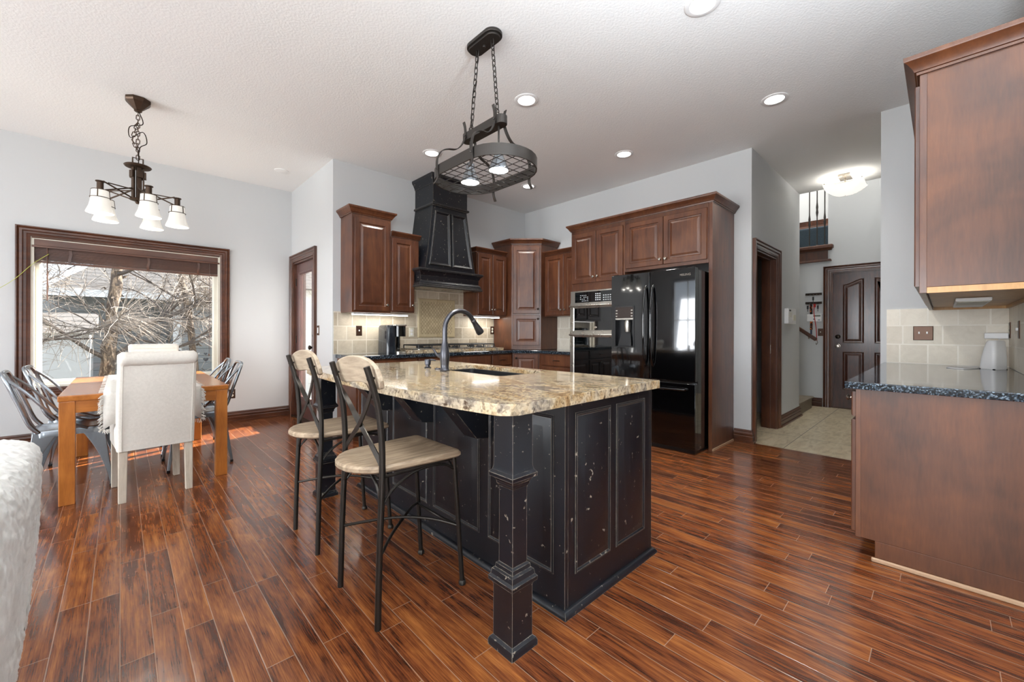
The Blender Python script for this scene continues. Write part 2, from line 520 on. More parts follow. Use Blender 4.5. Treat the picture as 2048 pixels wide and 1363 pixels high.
M_faucet = plain('gunmetal_faucet', '#55555a', .30, .85)
M_steel = plain('brushed_steel', '#b7b3ab', .28, .9)
M_galv = plain('galvanised_steel', '#9aa0a6', .24, .92)
M_knob = plain('satin_nickel', '#a8a096', .25, .95)
M_dknob = plain('dark_bronze_hardware', '#2a211b', .35, .8)
M_blackgloss = plain('gloss_black_appliance', '#050506', .07, 0.0, coat=.6, coat_rough=.03)
M_blackplast = plain('black_plastic', '#101114', .3)
M_ovenglass = plain('black_oven_glass', '#06090a', .04, 0.0, coat=.5, coat_rough=.02)
M_sink = plain('black_composite_sink', '#17181b', .4)
M_castiron = plain('cast_iron', '#16171a', .5)
M_white = plain('white_enamel', '#ececec', .4)
M_almond = plain('almond_plastic', '#dcd8c8', .45)
M_plate = plain('bronze_switch_plate', '#4e382b', .35, .6)
M_vinyl = plain('cream_vinyl_frame', '#d8d5c8', .45)
M_linen = mk_fabric('cream_linen', '#d6d0c6', '#ece7de')
M_runner = mk_fabric('white_cotton_runner', '#d3cfc7', '#ece8e1')
M_throw = mk_fabric('fuzzy_white_throw', '#dddbd5', '#f8f6f1', 260, .5, .5, .01)
M_sofa = mk_fabric('grey_sofa_fabric', '#8c8b88', '#b9b7b2', 300, .6, .3)
M_carpet = mk_fabric('beige_carpet', '#9c8d78', '#cbbda6', 240, .9, .2, .008)
M_navy = mk_fabric('slate_blue_upholstery', '#3d4a55', '#55646f')
M_glass = mk_glass('window_glass')
M_shade = None
M_siding = mk_lines('grey_lap_siding', 2, .19, '#7e8386', '#92979a', '#4f5356')
M_shingle = mk_lines('grey_shingle_roof', 2, .09, '#5c5854', '#7c7772', '#3a3734', .14)
M_fascia = plain('white_house_trim', '#d5d8da', .5)
M_grass = plain('winter_lawn', '#7a7358', .95)
M_bark = mk_bark()
M_twig = plain('pale_birch_twig', '#857c73', .8)
M_bough = plain('grey_brown_bough', '#4c4440', .85)
E_can = emitter('downlight_glow', (1.0, .96, .9, 1), 8.0)
E_under = emitter('led_strip_glow', (1.0, .97, .92, 1), 9.0)
E_bulb = emitter('bulb_glow', (1.0, .95, .86, 1), 5.0)
def mk_shade(s=.32):
    t = NT('frosted_glass_shade')
    return t.set(color='#cfcbc2', rough=.5, emit=(1.0, .96, .89, 1), emit_s=s)
M_shade = mk_shade()
E_bowl = mk_shade(.75)
E_bowl.name = 'frosted_glass_bowl'
WARM = (1.0, .96, .90)

# ================================================================== SETTING
ZC = 3.04
FACE = {'S': 0.0, 'W': -PI / 2, 'N': PI, 'E': PI / 2}   # rotation that turns a thing's front (local -y) to face that way

def wall(name, axis, a0, a1, u0, u1, z0, z1, holes=(), mat=None, label=None):
    b = MB()
    def bx(p, q, r0, r1):
        if q - p < 1e-4 or r1 - r0 < 1e-4: return
        if axis == 'x': b.box(a0, a1, p, q, r0, r1)
        else: b.box(p, q, a0, a1, r0, r1)
    c = u0
    for h0, h1, k0, k1 in sorted(holes):
        bx(c, h0, z0, z1)
        bx(h0, h1, z0, k0)
        bx(h0, h1, k1, z1)
        c = h1
    bx(c, u1, z0, z1)
    return struct(b.build(name, mat or M_wall), label or 'pale grey painted wall', 'wall')

b = MB(); b.box(-4.2, 4.715, -4.2, 4.64, -.1, 0); b.box(-4.2, 1.69, 4.64, 6.15, -.1, 0)
struct(b.build('floor', M_floor), 'glossy reddish brown hand-scraped hardwood floor', 'floor')
struct(MB().box(4.715, 8.0, -1.0, 4.5, -.1, 0).build('floor_hallway', M_hall), 'beige tiled hallway floor', 'floor')
b = MB(); b.box(-4.35, 6.75, -4.35, 4.79, ZC, ZC + .16); b.box(-4.35, 1.84, 4.79, 6.30, ZC, ZC + .16)
struct(b.build('ceiling', M_ceil), 'off-white textured kitchen ceiling', 'ceiling')
struct(MB().box(6.63, 11.2, -1.1, 4.6, 5.2, 5.3).build('ceiling_foyer', M_ceil), 'high ceiling over the stairwell', 'ceiling')

wall('wall_left', 'y', 6.15, 6.30, -4.35, 1.84, 0, ZC, [(-.64, .885, .575, 2.06)], label='pale grey wall around the dining window')
wall('wall_patio', 'x', 1.69, 1.84, 4.64, 6.15, 0, ZC, [(5.24, 6.06, 0, 2.06)], label='pale grey return wall with the glazed door')
wall('wall_range', 'y', 4.64, 4.79, 1.84, 4.85, 0, ZC, label='pale grey wall behind the range hood')
wall('wall_fridge', 'x', 4.70, 4.85, 1.50, 4.64, 0, ZC, label='pale grey wall behind the refrigerator')
wall('wall_hall', 'y', 1.36, 1.50, 4.70, 6.75, 0, ZC, [(4.83, 5.62, 0, 2.02)], label='pale grey hallway wall with the dark doorway')
wall('wall_stub', 'x', 4.74, 4.88, -.467, .37, 0, ZC, label='pale grey wall end above the tiled backsplash')
wall('wall_right', 'y', -.467, -.347, 2.6, 4.74, 0, ZC, label='side wall behind the coffee counter')
wall('wall_corner', 'x', 2.6, 2.72, -4.2, -.467, 0, ZC)
wall('wall_rear', 'y', -4.32, -4.2, -4.35, 2.72, 0, ZC, [(-4.0, -2.0, .4, 2.6)])
wall('wall_west', 'x', -4.32, -4.2, -4.2, 6.15, 0, ZC, [(-.6, .6, .4, 2.6), (1.6, 2.8, .4, 2.6), (3.8, 5.0, .4, 2.6)])
wall('wall_entry', 'x', 7.85, 8.0, -1.0, 4.5, 0, 5.2, [(.25, 1.175, 0, 2.06), (1.215, 3.4, 2.47, 5.2)], label='pale grey wall around the panelled entry door')
wall('wall_hallway', 'y', -1.1, -1.0, 4.88, 11.2, 0, 5.2)
wall('wall_stair', 'x', 6.62, 6.75, 1.50, 4.5, 0, ZC)
wall('wall_stairback', 'y', 4.5, 4.6, 4.85, 11.2, 0, 5.2)
wall('wall_header', 'x', 6.63, 6.75, -1.0, 4.5, ZC + .16, 5.2)
wall('wall_pantry', 'y', 3.0, 3.1, 4.85, 6.62, 0, ZC)
wall('wall_loft', 'x', 11.0, 11.15, -1.0, 4.5, 2.2, 5.2, [(1.55, 2.75, 2.72, 3.50)])
wall('wall_loft_side', 'y', 1.10, 1.21, 8.0, 11.0, 2.45, 5.2)
struct(MB().box(8.0, 11.0, 1.21, 4.5, 2.2, 2.45).build('floor_loft', M_carpet), 'carpeted upper floor', 'floor')

# --- casings, baseboards
CAS = [(0, 0), (0, .016), (.018, .022), (.026, .013), (.044, .015), (.052, .026), (.070, .027), (.077, .019), (.086, .032), (.095, .032), (.095, 0)]
BASEB = [(0, .0), (.034, .0), (.034, .018), (.020, .022), (.020, .062), (.013, .070), (.018, .078), (.018, .096), (.010, .108), (.012, .118), (.006, .130), (0, .132)]

def baseboard(name, path, label):
    b = MB(); b.sweep(path, BASEB)
    return struct(b.build(name, M_trim_x, smooth=True), label, 'baseboard')

baseboard('baseboard_left', [(-4.2, 6.148), (1.66, 6.148)], 'dark stained baseboard under the dining window')
baseboard('baseboard_hall', [(5.74, 1.358), (6.752, 1.358), (6.752, 1.36)], 'dark stained baseboard along the hallway wall')
baseboard('baseboard_stub', [(4.698, 1.52), (4.698, 1.358), (4.728, 1.358)], 'short dark baseboard at the wall end beside the refrigerator panel')
baseboard('baseboard_entry', [(7.848, 1.50), (7.848, 1.28)], 'dark baseboard between the stairs and the entry door')

# --- dining window
W1 = struct(thing('window_1', 'large fixed dining window framed in dark stained wood', 'window', (.1225, 6.15, 0)))
hw = .7625
b = MB(); b.sweep(rect(-hw, hw, .575, 2.06), CAS, closed=True, plane='xz'); b.build('casing', M_trim_x, W1, smooth=True)
b = MB()
b.sweep(rect(-hw, hw, .575, 2.06), [(0, 0), (0, -.11), (-.022, -.11), (-.022, 0)], closed=True, plane='xz')
b.build('jamb', M_vinyl, W1)
b = MB(); b.sweep(rect(-hw + .022, hw - .022, .597, 2.038), [(0, -.06), (0, -.10), (-.045, -.10), (-.045, -.075), (-.03, -.06)], closed=True, plane='xz')
b.build('window_frame', M_vinyl, W1)
MB().box(-hw + .06, hw - .06, .082, .088, .635, 2.0).build('glass_pane', M_glass, W1)

# --- living room windows behind the camera
for i, yc in enumerate((0.0, 2.2, 4.4)):
    r_ = struct(thing('window_%d' % (2 + i), 'tall living room window on the far left side', 'window', (-4.2, yc, 0), FACE['E']))
    MB().sweep(rect(-.6, .6, .4, 2.6), CAS, closed=True, plane='xz').build('casing', M_trim, r_, smooth=True)
    f_ = MB(); f_.box(-.6, .6, .05, .09, 1.48, 1.52); f_.box(-.02, .02, .05, .09, .4, 2.6)
    f_.build('window_frame', M_vinyl, r_)
for i, xc in enumerate((-3.0,)):
    r_ = struct(thing('window_%d' % (5 + i), 'tall living room window behind the viewer', 'window', (xc, -4.2, 0), FACE['N']))
    MB().sweep(rect(-1.0, 1.0, .4, 2.6), CAS, closed=True, plane='xz').build('casing', M_trim, r_, smooth=True)
    f_ = MB(); f_.box(-1.0, 1.0, .05, .09, 1.48, 1.52); f_.box(-.02, .02, .05, .09, .4, 2.6)
    f_.build('window_frame', M_vinyl, r_)

# --- patio door
D1 = struct(thing('door_1', 'brown glazed patio door in the corner beside the dining window', 'door', (1.69, 5.65, 0), FACE['W']))
b = MB(); b.sweep([(.41, 0), (.41, 2.06), (-.41, 2.06), (-.41, 0)], CAS, plane='xz'); b.build('casing', M_trim, D1, smooth=True)
b = MB(); b.sweep([(.41, 0), (.41, 2.06), (-.41, 2.06), (-.41, 0)], [(0, 0), (0, -.15), (-.02, -.15), (-.02, 0)], plane='xz'); b.build('jamb', M_trim, D1)
b = MB()
x0, x1, z0, z1 = -.388, .388, .015, 2.036
lx0, lx1, lz0, lz1 = -.275, .235, .27, 1.90
for q in ((x0, lx0, z0, z1), (lx1, x1, z0, z1), (lx0, lx1, z0, lz0), (lx0, lx1, lz1, z1)):
    b.box(q[0], q[1], .035, .078, q[2], q[3])
leaf = b.build('door_leaf', M_patio, D1)
b = MB(); b.sweep(rect(lx0, lx1, lz0, lz1), [(0, -.035), (.004, -.026), (.02, -.026), (.026, -.036), (.026, -.05), (-.012, -.05), (-.012, -.035)], closed=True, plane='xz')
b.build('glazing_bead', M_patio, leaf, smooth=True)
MB().box(lx0, lx1, .053, .058, lz0, lz1).build('glass_pane', M_glass, leaf)
b = MB(Matrix.Translation((.325, .035, .94)) @ Matrix.Rotation(R(90), 4, 'X'))
b.lathe([(.03, 0), (.032, .008), (.012, .012), (.011, .038), (.022, .044), (.029, .056), (.026, .068), (.012, .074), (.001, .075)], seg=20)
b.build('door_knob', M_dknob, D1, smooth=True)
b = MB(Matrix.Translation((.325, .035, 1.085)) @ Matrix.Rotation(R(90), 4, 'X'))
b.lathe([(.03, 0), (.03, .01), (.024, .014), (.001, .014)], seg=20); b.box(-.005, .005, -.014, .014, .014, .03)
b.build('deadbolt', M_dknob, D1, smooth=True)
for z in (.28, 1.03, 1.80):
    MB().cyl((-.39, .030, z - .05), (-.39, .030, z + .05), .009, 10).build('hinge', M_dknob, D1, smooth=True)
MB().box(-.41, .41, -.03, .1, 0, .014).build('threshold', M_bronze, D1)

# --- pantry doorway in the hallway wall
D2 = struct(thing('door_2', 'dark stained open doorway in the hallway wall', 'door', (5.225, 1.36, 0)))
b = MB(); b.sweep([(.395, 0), (.395, 2.02), (-.395, 2.02), (-.395, 0)], CAS, plane='xz'); b.build('casing', M_trim, D2, smooth=True)
b = MB(); b.sweep([(.395, 0), (.395, 2.02), (-.395, 2.02), (-.395, 0)], [(0, .004), (0, -.15), (-.018, -.15), (-.018, -.09), (-.03, -.09), (-.03, -.055), (-.018, -.055), (-.018, .004)], plane='xz')
b.build('jamb', M_trim, D2)
b = MB(Matrix.Translation((0.06, .33, 0)))
P4 = [(0, 0), (0, .018), (.003, .02)]
b.box(0, .76, 0, .035, .01, 2.0)
for q in (rect(.12, .345, .22, .92), rect(.415, .64, .22, .92), rect(.12, .345, 1.06, 1.85), rect(.415, .64, 1.06, 1.85)):
    b.panel(q, [(-.02, 0), (-.02, .006), (-.008, .008), (.004, .0005), (.03, .006), (.032, .006)])
b.build('door_leaf', M_door, D2)
MB().box(.372, .378, .05, .09, .89, .99).build('strike_plate', M_knob, D2)

# --- entry door
D3 = struct(thing('door_3', 'dark oak entry door with arched raised panels', 'door', (7.85, .7125, 0), FACE['W']))
hd = .4625
b = MB(); b.sweep([(hd, 0), (hd, 2.06), (-hd, 2.06), (-hd, 0)], CAS, plane='xz'); b.build('casing', M_trim, D3, smooth=True)
b = MB(); b.sweep([(hd, 0), (hd, 2.06), (-hd, 2.06), (-hd, 0)], [(0, 0), (0, -.15), (-.02, -.15), (-.02, 0)], plane='xz'); b.build('jamb', M_trim, D3)
def arched(x0, x1, z0, z1, rise, left):
    top = []
    for k in range(13):
        t = k / 12
        s_ = t * t * (3 - 2 * t)
        top.append((x0 + (x1 - x0) * t, z1 - rise + rise * (s_ if left else 1 - s_)))
    return [(x0, z0), (x1, z0)] + top[::-1]
MB().box(-.46, .46, .0, .15, -.02, .012).build('threshold', M_bronze, D3)
b = MB(); b.box(-.442, .442, .03, .075, .010, 2.045)
LV = [(-.012, -.002), (-.012, .006), (-.003, .010), (.008, .001), (.016, .001), (.042, .009), (.046, .010)]
PY = .03
b.panel(arched(-.315, -.095, 1.0, 1.93, .075, True), LV, PY)
b.panel(arched(.045, .315, 1.0, 1.93, .075, False), LV, PY)
b.panel(rect(-.315, -.095, .30, .845), LV, PY)
b.panel(rect(.045, .315, .30, .845), LV, PY)
b.build('door_leaf', M_door, D3)
for nm, z, m_ in (('door_knob', .94, 1), ('deadbolt', 1.082, 0)):
    b = MB(Matrix.Translation((-.385, .03, z)) @ Matrix.Rotation(R(90), 4, 'X'))
    if m_: b.lathe([(.032, 0), (.033, .008), (.013, .012), (.012, .034), (.024, .042), (.029, .056), (.022, .068), (.001, .071)], seg=20)
    else: b.lathe([(.032, 0), (.032, .012), (.022, .018), (.001, .018)], seg=20)
    b.build(nm, M_knob if m_ else M_dknob, D3, smooth=True)

# --- stairs and balcony
b = MB()
prof = [(1.37, 0)]
for i in range(11):
    y = 1.37 + .26 * i; z = .178 * (i + 1)
    prof += [(y, z - .03), (y - .025, z - .02), (y - .025, z - .004), (y - .01, z), (y + .26, z)]
prof += [(1.37 + .26 * 11, 0)]
b.ext(prof, 6.76, 7.60, 'x')
struct(b.build('stairs', M_carpet, smooth=True), 'beige carpeted staircase rising behind the hallway wall', 'stairs')
b = MB(); b.ext([(1.215, 2.24), (3.4, 2.24), (3.4, 2.47), (1.215, 2.47)], 7.83, 8.02, 'x')
b.sweep([(7.83, 3.4), (7.83, 1.19), (8.0, 1.19)], [(-.01, 2.40), (.02, 2.405), (.03, 2.43), (.045, 2.44), (.045, 2.475), (.03, 2.49), (-.02, 2.49)])
b.sweep([(7.83, 3.4), (7.83, 1.19), (8.0, 1.19)], [(-.01, 2.235), (.02, 2.235), (.02, 2.25), (.01, 2.27), (-.01, 2.27)])
struct(b.build('trim_1', M_trim, smooth=True), 'dark stained ledge under the balcony balusters', 'trim')

# ================================================================== KITCHEN CABINETS
DOORL = [(0, 0), (0, .015), (.004, .019), (.050, .019), (.056, .011), (.062, .010), (.072, .011), (.092, .018), (.096, .018)]
DRAWL = [(0, 0), (0, .014), (.006, .019), (.010, .019)]

def cab_door(parent, x0, x1, z0, z1, knob=None, y=0.0, mat=None, pull=False, name='door', kmat=None):
    b = MB()
    w_ = min(x1 - x0, z1 - z0)
    lv = DOORL if name == 'door' and w_ > .21 else DRAWL
    b.panel(rect(x0, x1, z0, z1), lv, y)
    d = b.build(name, mat or M_cherry, parent)
    if knob:
        kb = MB(Matrix.Translation((knob[0], y - .019, knob[1])) @ Matrix.Rotation(R(90), 4, 'X'))
        kb.lathe([(.009, 0), (.006, .006), (.006, .014), (.014, .019), (.016, .025), (.012, .030), (.001, .031)], seg=14)
        kb.build('knob', kmat or M_knob, d, smooth=True)
    if pull:
        cx, cz = (x0 + x1) / 2, (z0 + z1) / 2
        kb = MB()
        kb.tube(smooth_path([(cx - .048, y - .019, cz), (cx - .045, y - .04, cz), (cx - .02, y - .047, cz + .002), (cx + .02, y - .047, cz + .002), (cx + .045, y - .04, cz), (cx + .048, y - .019, cz)], 4), .005, 8)
        kb.build('pull', M_dknob, d, smooth=True)
    return d

CROWN = [(0, 0), (.010, 0), (.012, .010), (.018, .012), (.024, .026), (.040, .048), (.050, .056), (.052, .062), (.052, .075), (0, .075)]
def crown(parent, path, z, sc=1.0, mat=None):
    b = MB(); b.sweep(path, [(o * sc, z + h * sc) for o, h in CROWN])
    return b.build('crown_molding', mat or M_cherry, parent, smooth=True, ang=30)

# local frame of a cabinet: x left to right seen from its front, y into the wall, z up; front of the box at y = 0
def box_part(parent, w_, d, z0, z1, mat=None, name='cabinet_box', x0=0.0):
    return MB().box(x0, x0 + w_, 0, d, z0, z1).build(name, mat or M_cherry, parent, bevel=.002)

# tall upper on the left
c = thing('upper_cabinet', 'tallest wall cabinet left of the hood, with one raised-panel door', 'cabinet', (1.775, 4.335, 0))
box_part(c, .447, .303, 1.345, 2.40)
cab_door(c, .025, .425, 1.365, 2.365, (.392, 1.435))
crown(c, [(0, .303), (0, 0), (.447, 0), (.447, .303)], 2.40)
# short upper between it and the hood
c = thing('upper_cabinet', 'shorter wall cabinet tucked between the tall cabinet and the black hood', 'cabinet', (2.224, 4.335, 0))
b = MB(); b.box(0, .300, 0, .303, 1.360, 2.225); b.box(.300, .358, 0, .303, 1.90, 2.225)
b.build('cabinet_box', M_cherry, c, bevel=.002)
cab_door(c, .010, .292, 1.375, 2.205, (.265, 1.445))
crown(c, [(0, 0), (.372, 0)], 2.225, .75)
# two-door upper right of the hood
c = thing('upper_cabinet', 'two-door wall cabinet between the black hood and the corner tower', 'cabinet', (3.47, 4.335, 0))
box_part(c, .535, .303, 1.360, 2.225)
cab_door(c, .015, .272, 1.375, 2.205, (.250, 1.445))
cab_door(c, .277, .530, 1.375, 2.205, (.300, 1.445))
crown(c, [(0, .303), (0, 0), (.535, 0)], 2.225, .75)
# corner tower sitting on the counter
TW = [(4.03, 4.62), (4.03, 4.24), (4.33, 3.945), (4.69, 3.945), (4.69, 4.62)]
c = thing('corner_cabinet', 'tall diagonal corner tower cabinet standing on the black counter', 'cabinet', (4.18, 4.0925, 0), -PI / 4)
ca, sa = math.cos(PI / 4), math.sin(PI / 4)
def towloc(p):
    dx, dy = p[0] - 4.18, p[1] - 4.0925
    return (dx * ca - dy * sa, dx * sa + dy * ca)
TL = [towloc(p) for p in TW]
MB().prism(TL, .889, 2.385).build('cabinet_box', M_cherry, c, bevel=.002)
fx = abs(TL[1][0]); fy = min(TL[1][1], TL[2][1]) - .001
cab_door(c, -fx + .022, fx - .022, 1.400, 2.350, (fx - .045, 1.465), y=fy, kmat=M_dknob)
cab_door(c, -fx + .022, fx - .022, .950, 1.375, (fx - .045, 1.325), y=fy, kmat=M_dknob)
crown(c, [TL[0], TL[1], TL[2], TL[3]], 2.385)
# small upper on the refrigerator wall
c = thing('upper_cabinet', 'small two-door wall cabinet squeezed between the corner tower and the wall ovens', 'cabinet', (4.405, 3.94, 0), FACE['W'])
box_part(c, .695, .29, 1.360, 2.225)
cab_door(c, .020, .350, 1.375, 2.205, (.322, 1.445))
cab_door(c, .355, .685, 1.375, 2.205, (.383, 1.445))
crown(c, [(0, 0), (.695, 0)], 2.225, .75)
# wall-oven tower
c = thing('oven_cabinet', 'tall cabinet holding the double wall oven, two doors on top', 'cabinet', (4.105, 3.225, 0), FACE['W'])
b = MB(); b.box(0, .022, 0, .59, 0, 2.39); b.box(.735, .757, 0, .59, 0, 2.39); b.box(.022, .735, 0, .59, 1.645, 2.39); b.box(.022, .735, 0, .59, .10, .56); b.box(.022, .735, .57, .59, .56, 1.645)
b.build('cabinet_box', M_cherry, c, bevel=.002)
cab_door(c, .018, .372, 1.735, 2.345, (.346, 1.80))
cab_door(c, .378, .735, 1.735, 2.345, (.404, 1.80))
cab_door(c, .018, .735, .13, .53, name='drawer', pull=True)
crown(c, [(0, .59), (0, 0), (.757, 0)], 2.39)
# cabinet over the refrigerator
c = thing('refrigerator_cabinet', 'two-door cabinet above the black refrigerator with its tall wood end panel', 'cabinet', (4.103, 2.466, 0), FACE['W'])
box_part(c, .906, .59, 1.810, 2.39)
cab_door(c, .018, .452, 1.845, 2.345, (.425, 1.90))
cab_door(c, .458, .895, 1.845, 2.345, (.485, 1.90))
crown(c, [(0, 0), (.943, 0), (.943, .59)], 2.39)
# tall end panel carried by the same built-in
PX = .908
MB().box(PX, PX + .035, 0, .588, .0, 2.389).build('side_panel', M_cherry, c, bevel=.002)
MB().box(PX + .034, PX + .046, .004, .590, 0, .018).build('shoe_molding', M_shoe, c)
MB(Matrix.Translation((PX + .035, .30, 1.85)) @ Matrix.Rotation(R(90), 4, 'Y')).lathe([(.008, 0), (.008, .004), (.001, .005)], seg=10).build('screw_cap', M_knob, c)

# base cabinets on the range wall
def base(label, x, w_, y=4.125, group=None):
    c = thing('base_cabinet', label, 'cabinet', (x, y, 0))
    b = MB(); b.box(0, w_, 0, .50, .10, .845); b.box(0, w_, .07, .50, 0, .10)
    b.build('cabinet_box', M_cherry, c, bevel=.002)
    return c
c = base('base cabinet under the coffee maker at the open end of the black counter', 1.735, .705)
cab_door(c, .02, .69, .69, .83, name='drawer', pull=True)
cab_door(c, .02, .352, .12, .67, (.325, .62)); cab_door(c, .358, .69, .12, .67, (.385, .62))
c = base('wide base cabinet below the gas cooktop', 2.442, 1.106)
cab_door(c, .02, 1.09, .69, .83, name='drawer', pull=True)
cab_door(c, .02, .552, .12, .67, (.52, .62)); cab_door(c, .558, 1.09, .12, .67, (.59, .62))
c = base('narrow base cabinet with a small drawer just left of the corner', 3.55, .375)
cab_door(c, .012, .36, .69, .83, name='drawer', pull=True)
cab_door(c, .012, .36, .12, .67, (.33, .62))
c = thing('corner_base_cabinet', 'diagonal base cabinet under the corner tower', 'cabinet', (4.05, 3.965, 0), R(-48))
M0 = Matrix.Rotation(R(48), 3, 'Z')
def loc2(p):
    q = M0 @ Vector((p[0] - 4.05, p[1] - 3.965, 0)); return (q.x, q.y)
CP = [loc2(p) for p in ((3.928, 4.62), (3.928, 4.105), (4.175, 3.83), (4.69, 3.83), (4.69, 4.62))]
MB().prism(CP, .1, .845).build('cabinet_box', M_cherry, c, bevel=.002)
cx0, cx1 = CP[1][0], CP[2][0]; cy = (CP[1][1] + CP[2][1]) / 2 - .001
cab_door(c, cx0 + .02, cx1 - .02, .12, .83, (cx0 + .05, .78), y=cy, kmat=M_dknob)
c = thing('base_cabinet', 'drawer base cabinet between the corner and the wall ovens', 'cabinet', (4.165, 3.825, 0), FACE['W'])
b = MB(); b.box(0, .598, 0, .52, .10, .845); b.box(0, .598, .07, .52, 0, .10)
b.build('cabinet_box', M_cherry, c, bevel=.002)
for z0_, z1_ in ((.69, .83), (.42, .67), (.12, .40)):
    cab_door(c, .06, .585, z0_, z1_, name='drawer', pull=True)

# counters
tag(MB().prism([(1.715, 4.628), (1.715, 4.085), (3.905, 4.085), (4.135, 3.83), (4.135, 3.232), (4.695, 3.232), (4.695, 4.628)], .846, .886)
    .build('countertop', M_dkgran, bevel=.005), 'speckled black granite counter under the coffee maker and range', 'countertop')
tag(MB().prism([(2.40, 4.622), (2.40, 4.15), (3.80, 4.15), (3.80, 4.622)], .8865, .924).build('granite_slab', M_granite, bevel=.005),
    'cream granite slab raised under the gas cooktop', 'countertop')

# backsplash tiles
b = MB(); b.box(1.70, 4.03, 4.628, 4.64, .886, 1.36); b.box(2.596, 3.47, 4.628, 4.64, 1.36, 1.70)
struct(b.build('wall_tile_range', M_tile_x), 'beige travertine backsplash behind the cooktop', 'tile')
struct(MB().box(4.688, 4.70, 3.23, 3.95, .886, 1.36).build('wall_tile_oven', M_tile_y), 'beige tile sliver between the corner tower and the ovens', 'tile')
struct(MB().box(4.728, 4.74, -.347, .330, .886, 1.335).build('wall_tile_stub', M_tile_y), 'pale travertine backsplash with the double switch', 'tile')
struct(MB().box(2.70, 4.728, -.347, -.336, .886, 1.335).build('wall_tile_right', M_tile_r), 'pale tile along the right-hand counter', 'tile')
c = thing('tile_medallion', 'framed diamond mosaic tile panel above the cooktop', 'tile', (3.03, 4.628, 1.315))
MB().sweep(rect(-.245, .245, -.21, .21), [(0, 0), (0, .008), (.012, .012), (.030, .018), (.042, .010), (.042, 0)], closed=True, plane='xz').build('tile_frame', M_stone, c, smooth=True)
MB().box(-.245, .245, -.006, .001, -.21, .21).build('mosaic', M_lattice, c)

# ================================================================== RANGE HOOD
c = thing('range_hood', 'tapered black wooden range hood rising to the ceiling', 'range hood', (2.965, 4.64, 0))
def fr(x, y): return [(-x, 0), (-x, -y), (x, -y), (x, 0)]
b = MB()
b.sweep([(-.435, -.315), (-.435, -.435), (.435, -.435), (.435, -.315)], [(-.02, 1.665), (.040, 1.665), (.040, 1.678), (.030, 1.686), (.030, 1.698), (.020, 1.706), (.018, 1.722), (.008, 1.735), (.0, 1.745), (0, 1.805), (.008, 1.815), (.014, 1.832), (.030, 1.852), (.046, 1.862), (.046, 1.878), (.036, 1.886), (-.02, 1.892)])
b.box(-.42, .42, -.42, -.005, 1.70, 1.892)
apron = b.build('apron', M_black, c, smooth=True, ang=30)
b = MB(); b.box(-.40, .40, -.40, -.02, 1.672, 1.702); b.build('hood_liner', M_steel, c)
b = MB()
def hx(z): return .375 + (.255 - .375) * ((z - 1.89) / (2.665 - 1.89)) ** .85
def hy(z): return .435 + (.405 - .435) * ((z - 1.89) / (2.665 - 1.89))
zs = [1.89 + (2.665 - 1.89) * k / 8 for k in range(9)]
b.loft([[(-hx(z), -.003, z), (-hx(z), -hy(z), z), (hx(z), -hy(z), z), (hx(z), -.003, z)] for z in zs])
b.build('chimney', M_black, c, smooth=True, ang=30)
for sgn in (-1, 1):
    def pt(u, z):  # u 0..1 across one half
        return sgn * (.012 + u * (hx(z) - .035 - .012))
    zb, zt = 1.935, 2.60
    L_ = [pt(0, zb + (zt - zb) * k / 6) for k in range(7)]
    ring = [(pt(0, zb), zb), (pt(1, zb), zb)] + [(pt(1, zb + (zt - zb) * k / 6), zb + (zt - zb) * k / 6) for k in range(1, 6)] + [(pt(1, zt), zt), (pt(0, zt), zt)]
    if sgn < 0: ring = ring[::-1]
    b = MB()
    rings = []
    for ins, dep in [(0, -.004), (0, .016), (.012, .022), (.026, .014), (.034, .004), (.036, .004)]:
        rings.append([(x, -hy(z) - dep, z) for x, z in inset(ring, ins)])
    b.loft(rings)
    b.build('raised_panel', M_black, c, smooth=True, ang=30)
b = MB(); b.box(-.255, .255, -.418, -.003, 2.66, 2.95)
b.sweep([(-.255, -.003), (-.255, -.418), (.255, -.418), (.255, -.003)], [(-.01, 2.665), (.016, 2.665), (.022, 2.675), (.016, 2.69), (-.01, 2.69)])
b.build('neck', M_black, c, smooth=True, ang=30)
b = MB(); b.sweep([(-.255, -.003), (-.255, -.418), (.255, -.418), (.255, -.003)], [(-.02, 2.925), (.006, 2.925), (.010, 2.945), (.030, 2.985), (.046, 3.005), (.048, 3.034), (-.02, 3.034)])
b.build('crown_molding', M_black, c, smooth=True, ang=30)

# ================================================================== APPLIANCES
# refrigerator
c = thing('refrigerator', 'glossy black french-door refrigerator with an ice dispenser', 'refrigerator', (3.82, 2.018, 0), FACE['W'])
hw_ = .447
MB().box(-hw_ + .004, hw_ - .004, .075, .82, .03, 1.725).build('refrigerator_body', M_blackgloss, c, bevel=.006)
def slab(x0, x1, z0, z1, hole=None):
    b = MB()
    xs = sorted(set([x0 + (x1 - x0) * k / 10 for k in range(11)] + ([hole[0], hole[1]] if hole else [])))
    zs_ = [z0, hole[2], hole[3], z1] if hole else [z0, z1]
    fv = [[b.v((x, .010 * (x / hw_) ** 2, z)) for z in zs_] for x in xs]   # the doors bow out gently
    bk = [[b.v((x, .07, z)) for z in zs_] for x in xs]
    nx, nz = len(xs), len(zs_)
    for i in range(nx - 1):
        for k in range(nz - 1):
            if hole and xs[i] >= hole[0] - 1e-6 and xs[i + 1] <= hole[1] + 1e-6 and k == 1: continue
            b.f([fv[i][k], fv[i + 1][k], fv[i + 1][k + 1], fv[i][k + 1]])
            b.f([bk[i][k], bk[i][k + 1], bk[i + 1][k + 1], bk[i + 1][k]])
        for k in (0, nz - 1): b.f([fv[i][k], bk[i][k], bk[i + 1][k], fv[i + 1][k]])
    for i in (0, nx - 1):
        for k in range(nz - 1): b.f([fv[i][k], fv[i][k + 1], bk[i][k + 1], bk[i][k]])
    return b
